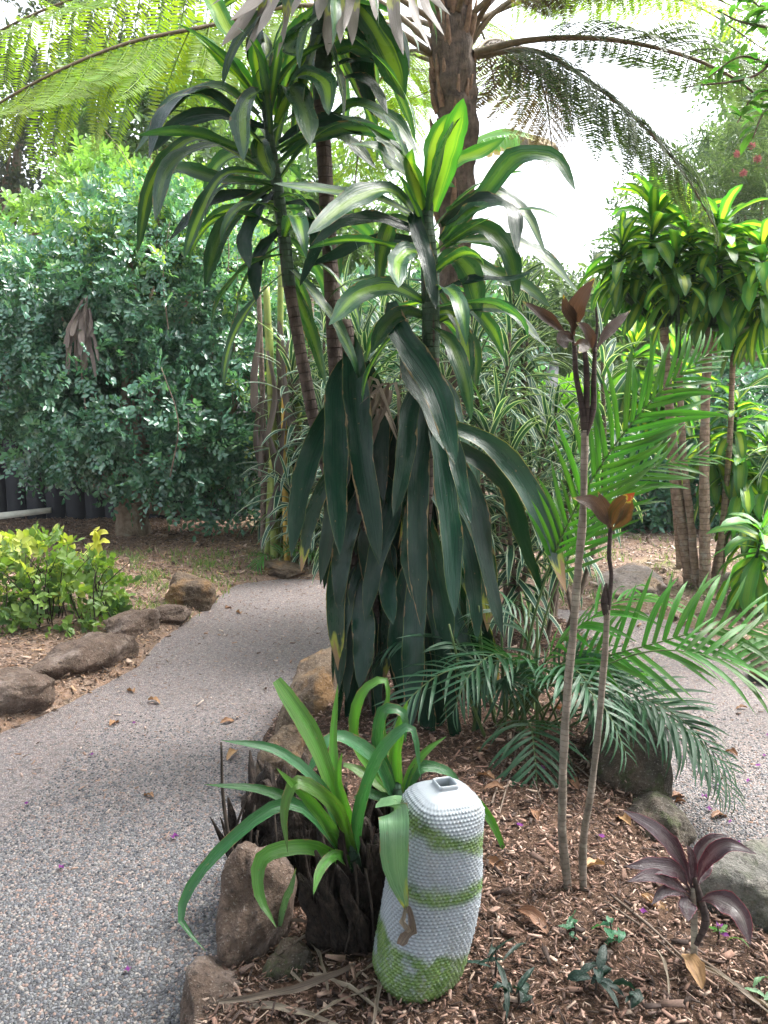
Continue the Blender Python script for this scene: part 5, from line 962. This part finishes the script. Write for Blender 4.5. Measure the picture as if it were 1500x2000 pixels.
# ------------------------------------------------------------------ golden canes and banana behind
rc2 = np.random.default_rng(88)
for i, (x0, x1, y1, Y, m, R) in enumerate([(560, 556, 700, 6.9, 'cane_gold', .032), (535, 520, 560, 7.0, 'cane_green', .042), (545, 548, 520, 7.1, 'cane_green', .036), (520, 528, 640, 7.2, 'cane_green', .034), (575, 582, 600, 7.3, 'cane_green', .045), (600, 606, 560, 7.4, 'twig', .04), (512, 505, 560, 7.3, 'twig', .03)]):
    b_ = P(x0, 1010, Y); g0 = np.array((b_[0], Y, float(groundz(b_[0], Y)[0]))); lb = {'cane_gold': 'golden yellow bare cane beside the dark leaved tree', 'cane_green': 'green upright cane in the clump beside the dark leaved tree', 'twig': 'dry brown cane wrapped in old sheaths behind the green canes'}[m]
    th = thing('cane', lb, 'cane', tuple(g0), 'canes beside the dark leaved tree'); part('culm', tube('culm', [g0 - np.array((0, 0, .1)), (g0 + P(x1, y1, Y)) / 2 + rc2.normal(0, .02, 3), P(x1, y1, Y)], [R, R * .9, R * .75], MT[m], 10, .06, i, 30), th)
    for q in range(3):
        z_ = rc2.uniform(700, 960); pleaf(th, [(x0 * .6 + x1 * .4 + rc2.uniform(-8, 8), z_ - 90), (x0 + rc2.uniform(-14, 14), z_), (x0 + rc2.uniform(-18, 18), z_ + 80)], rc2.uniform(8, 18), 'banana_dead', Y - .05, .05, 'cut', fold=.7, wave=.4, n=8, cols=3, name='dry_sheath')
nb = P(985, 620, 8.5); g0 = np.array((nb[0] - .4, 8.5, float(groundz(nb[0] - .4, 8.5)[0]))); th = thing('banana_plant', 'banana plant far behind the tree fern with a split pale leaf', 'plant', tuple(g0))
part('trunk', tube('trunk', [g0, P(905, 500, 8.5), P(912, 320, 8.5)], [.12, .09, .05], MT['cane_green'], 10, n=20), th)
for s_ in np.linspace(0, 1, 24):
    x_ = 915 + 165 * s_; y_ = 272 - 14 * math.sin(s_ * 3) + 8 * s_; pleaf(th, [(x_, y_), (x_ + 6, y_ + 15), (x_ + 8 + rc2.uniform(-4, 4), y_ + rc2.uniform(30, 46))], 11, 'banana' if s_ < .6 else 'banana_dead', 8.5, .03, 'cut', n=6, cols=3, name='leaf_strip')
for ch in ([(912, 330), (860, 220), (780, 200), (700, 260)], [(912, 330), (930, 280), (990, 262), (1085, 284)], [(912, 330), (880, 260), (850, 330), (840, 430)]): pleaf(th, ch, 22, 'banana', 8.5, .2, 'cut', fold=.5, n=16)

# ------------------------------------------------------------------ far trees and bushes
def far_tree(name, label, px, Y, lobes, mat, n, nl, sl, L, W, seed, R=.1, bark='tree_bark', cat='tree', group=None, inner=.4, up=.15):
    r = np.random.default_rng(seed); x = P(px, 790, Y)[0]; g0 = np.array((x, Y, float(groundz(x, Y)[0]))); th = thing(name, label, cat, tuple(g0), group)
    LL = [(*P(a, b, Y + dy), rx, rx, rz) for a, b, dy, rx, rz in lobes]; cz = np.mean([l[2] for l in LL]); fk = g0 + np.array((0, 0, max(.2, (cz - g0[2]) * .5)))
    part('trunk', tube('trunk', [g0 - np.array((0, 0, .15)), (g0 + fk) / 2 + r.normal(0, .05, 3), fk], [R * 1.3, R, R * .9], MT[bark], 10, .25, seed, 14), th); branchy(th, fk, [l[:3] for l in LL], R * .6, MT[bark], r)
    part('crown', sprig_crown('crown', r, LL, n, nl, sl, L, W, MT[mat], up, inner, .1), th, 'stuff'); return th
far_tree('background_tree', 'tall dark twiggy tree against the bright sky at the left', 20, 13, [(60, 60, 0, 1.5, 1.1), (-80, 180, 0, 1.5, 1.2), (230, 30, .5, 1.3, .9), (20, 300, 0, .9, .7), (-120, 400, 0, 1.2, 1.2), (330, 130, 1, .9, .7)], 'far_dark', 3600, 8, .35, .11, .06, 201, .2, inner=.2)
far_tree('background_tree', 'soft green tree behind the fern frond and the corn plants', 330, 12, [(300, 250, 0, .9, .7), (220, 200, .5, .9, .6), (400, 330, 0, .8, .8), (480, 420, .3, .8, .8), (380, 160, .5, .8, .6)], 'far_green', 2200, 8, .35, .12, .06, 202, .12, inner=.3)
far_tree('background_tree', 'pale green tree filling the gap behind the corn plant trunks', 640, 13, [(600, 480, 0, 1.0, .9), (700, 420, .5, .9, 1.0), (640, 620, 0, 1.1, .9), (760, 560, 0, .9, .9), (560, 330, 0, .7, .6)], 'far_green', 2400, 8, .35, .12, .06, 203, .14, inner=.3)
far_tree('background_tree', 'grey green tree rising behind the round striped crowns', 1420, 12, [(1380, 380, 0, .6, .6), (1470, 300, .3, .7, .6), (1270, 450, 0, .6, .6), (1500, 420, 0, 1.1, 1.0), (1380, 520, 0, 1.1, .8), (1250, 560, 0, .8, .6)], 'far_grey', 3000, 8, .3, .10, .04, 204, .14, inner=.25)
far_tree('background_tree', 'olive tree beyond the flowering shrub at the right', 1560, 14, [(1500, 120, 0, 1.0, .9), (1600, 260, 0, 1.3, 1.2), (1440, 380, 0, .8, .7), (1560, 520, 0, 1.3, 1.0)], 'far_green', 2600, 8, .35, .11, .05, 205, .16, inner=.25)
far_tree('background_bush', 'hazy grey green bush behind the white striped dracaenas', 1080, 11, [(1020, 600, 0, .8, .6), (1120, 640, 0, .8, .6), (1180, 700, 0, .8, .6), (940, 660, 0, .8, .6), (1060, 700, 0, .9, .5), (1240, 640, 0, .7, .6)], 'far_grey', 3600, 8, .25, .09, .04, 206, .06, cat='bush', inner=.3)
far_tree('background_bush', 'bright lime green bush seen past the thin ti stems', 1105, 9.5, [(1090, 800, 0, .5, .3), (1140, 830, -.2, .5, .3), (1200, 800, 0, .5, .35), (1060, 850, .1, .4, .3), (1260, 840, 0, .6, .35)], 'lime_bush', 2600, 7, .14, .08, .05, 207, .03, cat='bush', inner=.3)
far_tree('background_bush', 'dark bush behind the clustered trunks', 1350, 8.6, [(1300, 850, 0, .6, .5), (1400, 820, 0, .7, .6), (1500, 860, 0, .7, .6), (1250, 960, 0, .5, .4), (1380, 970, 0, .6, .35), (1480, 980, 0, .6, .4), (1180, 950, 0, .5, .4)], 'murraya', 3800, 7, .2, .09, .045, 208, .04, cat='bush', inner=.3)
far_tree('background_bush', 'dark green bush filling the space behind the white striped mass', 820, 8.2, [(700, 800, 0, .7, .6), (820, 780, 0, .7, .7), (940, 800, 0, .7, .6), (640, 920, 0, .6, .5), (780, 930, 0, .7, .5), (900, 950, 0, .7, .5), (1040, 930, 0, .7, .5), (720, 660, .3, .7, .6), (860, 640, .3, .7, .6)], 'murraya', 4600, 7, .2, .09, .045, 209, .04, cat='bush', inner=.3)
for i, (px, wd, Y, m) in enumerate([(-500, 900, 24, 'far_green'), (200, 900, 26, 'far_green'), (800, 800, 27, 'far_grey'), (1400, 900, 25, 'far_green'), (2000, 900, 24, 'far_grey')]):
    far_tree('background_tree', ['broad distant tree beyond the shed', 'distant tree mass behind the dark leaved tree', 'low distant tree below the open sky', 'distant tree behind the striped crowns', 'distant tree past the right edge shrubs'][i], px, Y, [(px + a * wd, 700 + b, 0, 2.6, 1.6) for a, b in ((-.4, -20), (-.15, 10 if i == 2 else -70), (.1, 20 if i == 2 else -50), (.35, 0), (0, 60))], m, 2600, 7, .7, .26, .13, 220 + i, .25, inner=.3)
# leafy shrub whose branches reach in at the top right
def edge_shrub():
    r = np.random.default_rng(303); Y = 3.6; x = P(1640, 900, Y)[0]; g0 = np.array((x, Y, float(groundz(x, Y)[0]))); th = thing('leafy_shrub', 'shrub whose leafy branches hang in at the top right', 'shrub', tuple(g0)); fk = P(1640, 300, Y)
    part('trunk', tube('trunk', [g0 - np.array((0, 0, .1)), P(1650, 600, Y), fk, P(1620, 0, Y)], [.05, .045, .035, .02], MT['tree_bark'], 9, .2, 2, 24), th)
    MT['shrub_leaf'] = leaf_mat('shrub_leaf', (.05, .15, .04), (.09, .22, .05), None, .2, .36, .4, vein=5, vary=.5)
    me = [bank_leaf('leaf', MT['shrub_leaf'], .09, .028, .2, -.5, r, 'oval', 7, 3, fold=.3, wave=0) for _ in range(4)]
    for ends in ([(1640, 200), (1540, 150), (1450, 110), (1385, 150)], [(1630, 120), (1520, 60), (1440, 40), (1400, 20)], [(1640, 250), (1560, 190), (1480, 180), (1440, 240)], [(1640, 60), (1540, 20), (1480, 10), (1450, -20)], [(1640, 300), (1570, 200), (1500, 210), (1470, 270)], [(1630, 180), (1540, 100), (1470, 150), (1340, 170)]):
        C = smooth_path([P(a, b, Y + r.normal(0, .06)) for a, b in ends], 20); b_ = part('branch', tube('branch', C, [.012, .007, .003], MT['twig'], 6), th)
        for q in range(26):
            s = r.uniform(.25, 1); p = C[int(s * 19)]; o = obj('leaf', me[r.integers(4)], b_, tuple(p), (r.normal(0, .5), r.normal(.2, .4), r.uniform(0, 6.28)), (r.uniform(.7, 1.3),) * 3)
edge_shrub()
# flowering shrub with pink red blooms
fs = far_tree('flowering_shrub', 'fine leaved grey green shrub with pink red blooms', 1450, 9.2, [(1430, 330, 0, .5, .5), (1470, 430, 0, .55, .5), (1400, 420, 0, .4, .4), (1490, 560, 0, .5, .5), (1440, 560, .2, .5, .4), (1500, 300, 0, .4, .5)], 'far_grey', 2600, 10, .22, .12, .012, 210, .05, cat='shrub', inner=.2, up=.6)
rfz = np.random.default_rng(5)
for px, py in [(1452, 338), (1468, 285), (1480, 310), (1350, 422), (1496, 640), (1440, 300)]:
    c0 = P(px, py, 8.7); d = rand_dirs(rfz, 70); part('bloom', leaf_cloud('bloom', np.repeat(c0[None], 70, 0), d, rand_dirs(rfz, 70), np.full(70, .05), np.full(70, .014), MT['petal_red'], np.zeros(70), hexa=False), fs)
# unseen trees added behind the viewer so their canopy darkens the bed
for i, (tx, ty0, lb_) in enumerate([(-2.6, -2.4, 'unseen tree added to shade the near path'), (2.9, -1.6, 'unseen tree added to shade the near garden bed')]):
    r = np.random.default_rng(500 + i); g0 = np.array((tx, ty0, float(groundz(tx, ty0)[0]))); th = thing('added_shade_tree', lb_, 'tree', tuple(g0)); fk = g0 + np.array((0, 0, 2.4))
    LL = [(tx + a, ty0 + b, c, rx, rx, .7) for a, b, c, rx in [(0, 0, 4.6, 1.6), (-1.4, 1.3, 4.3, 1.3), (1.4, 1.2, 4.2, 1.3), (0, 2.4, 3.9, 1.3), (1.3, 2.6, 4.4, 1.2), (-1.3, 2.6, 4.5, 1.2), (-1.5, -1.2, 4.3, 1.4), (1.5, -1.2, 4.3, 1.4), (0, 1.2, 5.2, 1.6)]]
    part('trunk', tube('trunk', [g0 - np.array((0, 0, .15)), g0 + np.array((.05, 0, 1.2)), fk], [.2, .15, .13], MT['tree_bark'], 12, .25, 4, 16), th); branchy(th, fk, [l[:3] for l in LL], .07, MT['tree_bark'], r)
    part('crown', sprig_crown('crown', r, LL, 3600, 8, .4, .17, .085, MT['murraya'], .1, .3, .5), th, 'stuff')
# grey post
pp = P(1078, 740, 9.0); px0 = np.array((pp[0], 9.0, float(groundz(pp[0], 9.0)[0]))); th = thing('garden_post', 'weathered grey timber post standing before the lime green bush', 'post', tuple(px0)); boxp('post', (pp[0] - .06, 8.94, px0[2] - .1), (pp[0] + .06, 9.06, P(1078, 712, 9.0)[2]), 'post', th); boxp('cap', (pp[0] - .08, 8.92, P(1078, 712, 9.0)[2]), (pp[0] + .08, 9.08, P(1078, 706, 9.0)[2]), 'post', th)

# ------------------------------------------------------------------ grass tufts
def tufts(name, label, region, n, per, h, seed, cat='grass'):
    r = np.random.default_rng(seed); X, Y = region(r, n); n = len(X); X = np.repeat(X, per) + r.normal(0, .04, n * per); Y = np.repeat(Y, per) + r.normal(0, .04, n * per); Z = groundz(X, Y) - .005; d = np.stack([r.normal(0, .5, n * per), r.normal(0, .5, n * per), np.ones(n * per)], 1); m = sdist(OUT, X, Y) < -.01
    o = obj(name, leaf_cloud(name, np.stack([X, Y, Z], 1)[m], d[m], rand_dirs(r, m.sum()), r.uniform(.4, 1.2, m.sum()) * h, np.full(m.sum(), .007), MT['grass'], r.uniform(0, 1, m.sum()), hexa=False)); tag(o, label, cat, kind='stuff')
tufts('grass', 'sparse green grass between the bush and the tree', lambda r, n: (r.uniform(-2.6, -1.0, n), r.uniform(5.2, 7.2, n)), 200, 12, .09, 31)
tufts('ground_cover', 'low weeds along the outer edge of the right path', lambda r, n: (r.uniform(1.2, 4, n), r.uniform(3.4, 8, n)), 240, 10, .08, 32, 'weeds')

# ------------------------------------------------------------------ litter one can pick out
rl = np.random.default_rng(909)
LM = [bank_leaf('fallen_leaf', MT['dry_leaf'], .095, .045, .35, -.7, rl, 'oval', 9, 5, fold=.7, wave=.25) for _ in range(5)]
for px, py, lb in [(1050, 1625, 'm'), (1232, 1612, 'm'), (1130, 1555, 'm'), (985, 1560, 'm'), (1180, 1700, 'm'), (965, 1540, 'm'), (1110, 1400, 'm'), (950, 1700, 'm'), (822, 1965, 'm'), (1250, 1760, 'm'), (640, 1700, 'm'), (1010, 1800, 'm'), (930, 1480, 'm'), (1370, 1950, 'm'),
                   (462, 1470, 'p'), (235, 1265, 'p'), (215, 1420, 'p'), (430, 1415, 'p'), (262, 1355, 'p'), (290, 1370, 'p'), (300, 1560, 'p'), (1440, 1480, 'p'), (1310, 1560, 'p'), (1390, 1600, 'p'), (440, 1190, 'p'), (470, 1200, 'p'), (1340, 1570, 'p'), (1460, 1385, 'p')]:
    p = G(px, py, .12 if lb == 'm' else 0); z_ = float(bedz(p[0], p[1])[0]) + .014 if lb == 'm' else .006
    o = obj('fallen_leaf', LM[rl.integers(5)], None, (p[0], p[1], max(z_, .006)), (rl.normal(0, .3), rl.normal(.1, .2), rl.uniform(0, 6.28)), (rl.uniform(.7, 1.3) * (1 if lb == 'm' else .75),) * 3)
    tag(o, 'curled brown dry leaf lying on the wood mulch' if lb == 'm' else 'brown dry leaf fallen on the pebble path', 'leaf', 'fallen leaves on the mulch' if lb == 'm' else 'fallen leaves on the path')
SM = [bank_leaf('dry_strap', MT['straw'], .30, .019, .15, -.3, rl, 'cut', 14, 5, fold=.6, wave=.5, freq=3, tw=1.2) for _ in range(5)]
for px, py, an, sc in [(540, 1960, .1, 1.1), (630, 1900, 1.8, .7), (690, 1960, 2.4, .8), (610, 1850, .6, .8), (640, 1830, 2.9, .9), (740, 1990, 1.4, .7), (660, 1990, .5, .8), (560, 1890, 2.2, .7), (1430, 1950, -1.0, 1.0), (1480, 1990, 1.9, .9), (1300, 1930, 1.3, .5), (700, 1930, 1.0, .6), (590, 1990, 2.7, .9), (760, 1900, 1.6, .4)]:
    p = G(px, py, .12); o = obj('dry_strap', SM[rl.integers(5)], None, (p[0] - .12 * math.cos(an) * sc, p[1] - .12 * math.sin(an) * sc, float(bedz(p[0], p[1])[0]) + .02), (rl.normal(0, .4), rl.normal(0, .06), an), (sc,) * 3)
    tag(o, 'long dry tan strap leaf lying in the bed around the vase', 'leaf', 'dry strap leaves on the bed')
for i, (a, b, r_) in enumerate([((1200, 1760), (1350, 1890), .004), ((1190, 1772), (1330, 1880), .003), ((1340, 1860), (1470, 1960), .004), ((960, 1580), (1010, 1420), .004), ((975, 1600), (1020, 1430), .003), ((1000, 1400), (1060, 1590), .0035), ((960, 1790), (1010, 1860), .003), ((760, 1960), (772, 2010), .004), ((1100, 1480), (1190, 1560), .003), ((690, 1590), (730, 1600), .003)]):
    p, q = G(*a, .13), G(*b, .13); m_ = (p + q) / 2 + np.array((0, 0, .015)); p[2] = float(bedz(p[0], p[1])[0]) + .012; q[2] = float(bedz(q[0], q[1])[0]) + .012
    tag(obj('fallen_stalk', tube('fallen_stalk', [p, m_, q], [r_, r_, r_ * .6], MT['twig'], 5, n=10)), 'thin pale dry stalk lying across the mulch', 'stalk', 'dry stalks on the mulch')
pm = [mesh_np('petal', np.vstack([[0, 0, .004]] + [[.013 * math.cos(a) * s, .013 * math.sin(a) * s, .006 + .004 * math.sin(3 * a + q)] for a, s in zip(np.arange(8) / 8 * 6.283, [1, .6, 1, .5, 1.1, .7, .9, .5])]), [(0, 1, 2, 3), (0, 3, 4, 5), (0, 5, 6, 7), (0, 7, 8, 1)], MT['petal_purple']) for q in range(3)]
for px, py in [(340, 1640), (180, 1478), (262, 1416), (52, 1574), (1330, 1483), (1375, 1560), (1480, 1500), (1460, 1530), (1320, 1395), (1345, 1380), (1425, 1610), (1385, 1585), (1470, 1680), (1280, 1470), (1500, 1440), (1400, 1540), (1015, 1640), (1060, 1515), (1175, 1650), (1405, 1815), (1412, 1835), (1255, 1800), (1440, 1650), (120, 1700), (250, 1900), (1492, 1480)]:
    isl = sdist(ISL, *[np.array([v]) for v in G(px, py)[:2]])[0] > 0; p = G(px, py, .12 if isl else 0); z_ = float(bedz(p[0], p[1])[0]) + .02 if isl else .008
    tag(obj('fallen_petal', pm[rl.integers(3)], None, (p[0], p[1], z_), (0, 0, rl.uniform(0, 6)), (rl.uniform(.8, 1.3),) * 3), 'purple petal dropped on the wood mulch' if isl else 'purple petal dropped on the pebble path', 'petal', 'purple petals on the mulch' if isl else 'purple petals on the path')
# seedlings and dark weeds in the front of the bed
def weed(px, py, leaves, mat, label, L, W, seed, h=.05):
    r = np.random.default_rng(seed); p = G(px, py, .12); p[2] = float(bedz(p[0], p[1])[0]); th = thing('seedling', label, 'seedling', tuple(p)); obj('stem', tube('stem', [(0, 0, -.01), (.004, 0, h * .5), (0, .003, h)], [.003, .0025, .002], MT['twig_dark'], 5, n=6), th)
    for q in range(leaves - 1): obj('leaf', bank_leaf('leaf', MT[mat], L * r.uniform(.45, 1.4), W * r.uniform(.7, 1.2), r.uniform(-.2, 1.1), r.uniform(-1.2, .2), r, 'oval', 8, 5, fold=.4, wave=.2, tw=1.0), th, (r.normal(0, .012), r.normal(0, .012), h * r.uniform(.3, 1)), (r.normal(0, .3), 0, q * 2.1 + r.uniform(0, 1.4)))
weed(1120, 1845, 5, 'seedling', 'small green seedling in the open mulch', .045, .022, 1)
weed(1190, 1850, 7, 'seedling', 'larger green seedling beside the small one in the mulch', .045, .024, 2)
weed(1400, 1840, 6, 'strap', 'tiny narrow leaved weed by the grey rock', .06, .012, 3)
weed(1160, 1960, 8, 'dark_weed', 'dark blue green leafy weed in the front mulch', .065, .024, 4, .06)
weed(1010, 1985, 8, 'dark_weed', 'dark leafy weed beside the vase foot', .065, .022, 5, .05)
weed(965, 1930, 7, 'dark_weed', 'black stemmed weed with narrow dark leaves', .12, .014, 6, .09)
weed(1230, 1990, 6, 'dark_weed', 'low dark weed at the front edge of the bed', .06, .022, 7, .05)
weed(1480, 1960, 6, 'strap_pale', 'pale weed by the big grey rock', .07, .02, 8, .05)
# small dracaena and palm seedling by the far canes
g0 = G(515, 1060, .05); g0[2] = float(groundz(g0[0], g0[1])[0]); th = thing('striped_dracaena', 'small grey striped dracaena at the foot of the canes', 'plant', tuple(g0)); pth_ = smooth_path([g0 - np.array((0, 0, .03)), g0 + np.array((0, 0, .4))], 6); part('stem', tube('stem', pth_, [.012, .008], MT['twig'], 6), th); rosette(th, pth_, 34, WB, rl, -.3, 1.2, .4, (.8, 1.1))
g0 = G(545, 1120, .0); g0[2] = float(groundz(g0[0], g0[1])[0]); th = thing('palm', 'young bright green palm seedling at the far path bend', 'palm', tuple(g0))
for ch in ([(540, 1095, 0), (515, 1085, -.1), (490, 1130, -.2)], [(555, 1090, 0), (590, 1075, -.1), (625, 1085, -.2)], [(550, 1085, 0), (560, 1065, .1), (600, 1060, .2)]): frond(th, [g0] + [P(a, b, g0[1] + c) for a, b, c in ch], .005, 14, .22, PB, 'palm_stem', rl, .3, .3, .2, .8)

# ------------------------------------------------------------------ thin haze box, added to lift the dark tones far back
hm = bpy.data.materials.new('haze'); hm.use_nodes = True; hm.node_tree.nodes.clear()
ho = hm.node_tree.nodes.new('ShaderNodeOutputMaterial'); hv_ = hm.node_tree.nodes.new('ShaderNodeVolumePrincipled')
hv_.inputs['Color'].default_value = (.93, .97, 1, 1); hv_.inputs['Density'].default_value = .001; hm.node_tree.links.new(hv_.outputs[0], ho.inputs['Volume'])
hx0, hx1, hy0, hy1, hz0, hz1 = -420, 420, -70, 620, -1.2, 9.5
hz_o = obj('haze', mesh_np('haze', [(x, y, z) for z in (hz0, hz1) for x, y in ((hx0, hy0), (hx1, hy0), (hx1, hy1), (hx0, hy1))], [(0, 3, 2, 1), (0, 1, 5, 4), (1, 2, 6, 5), (2, 3, 7, 6), (3, 0, 4, 7), (4, 5, 6, 7)], hm, smooth=False)); tag(hz_o, 'thin haze added to pale the far trees', 'haze', kind='stuff')
SC.cycles.volume_bounces = 0
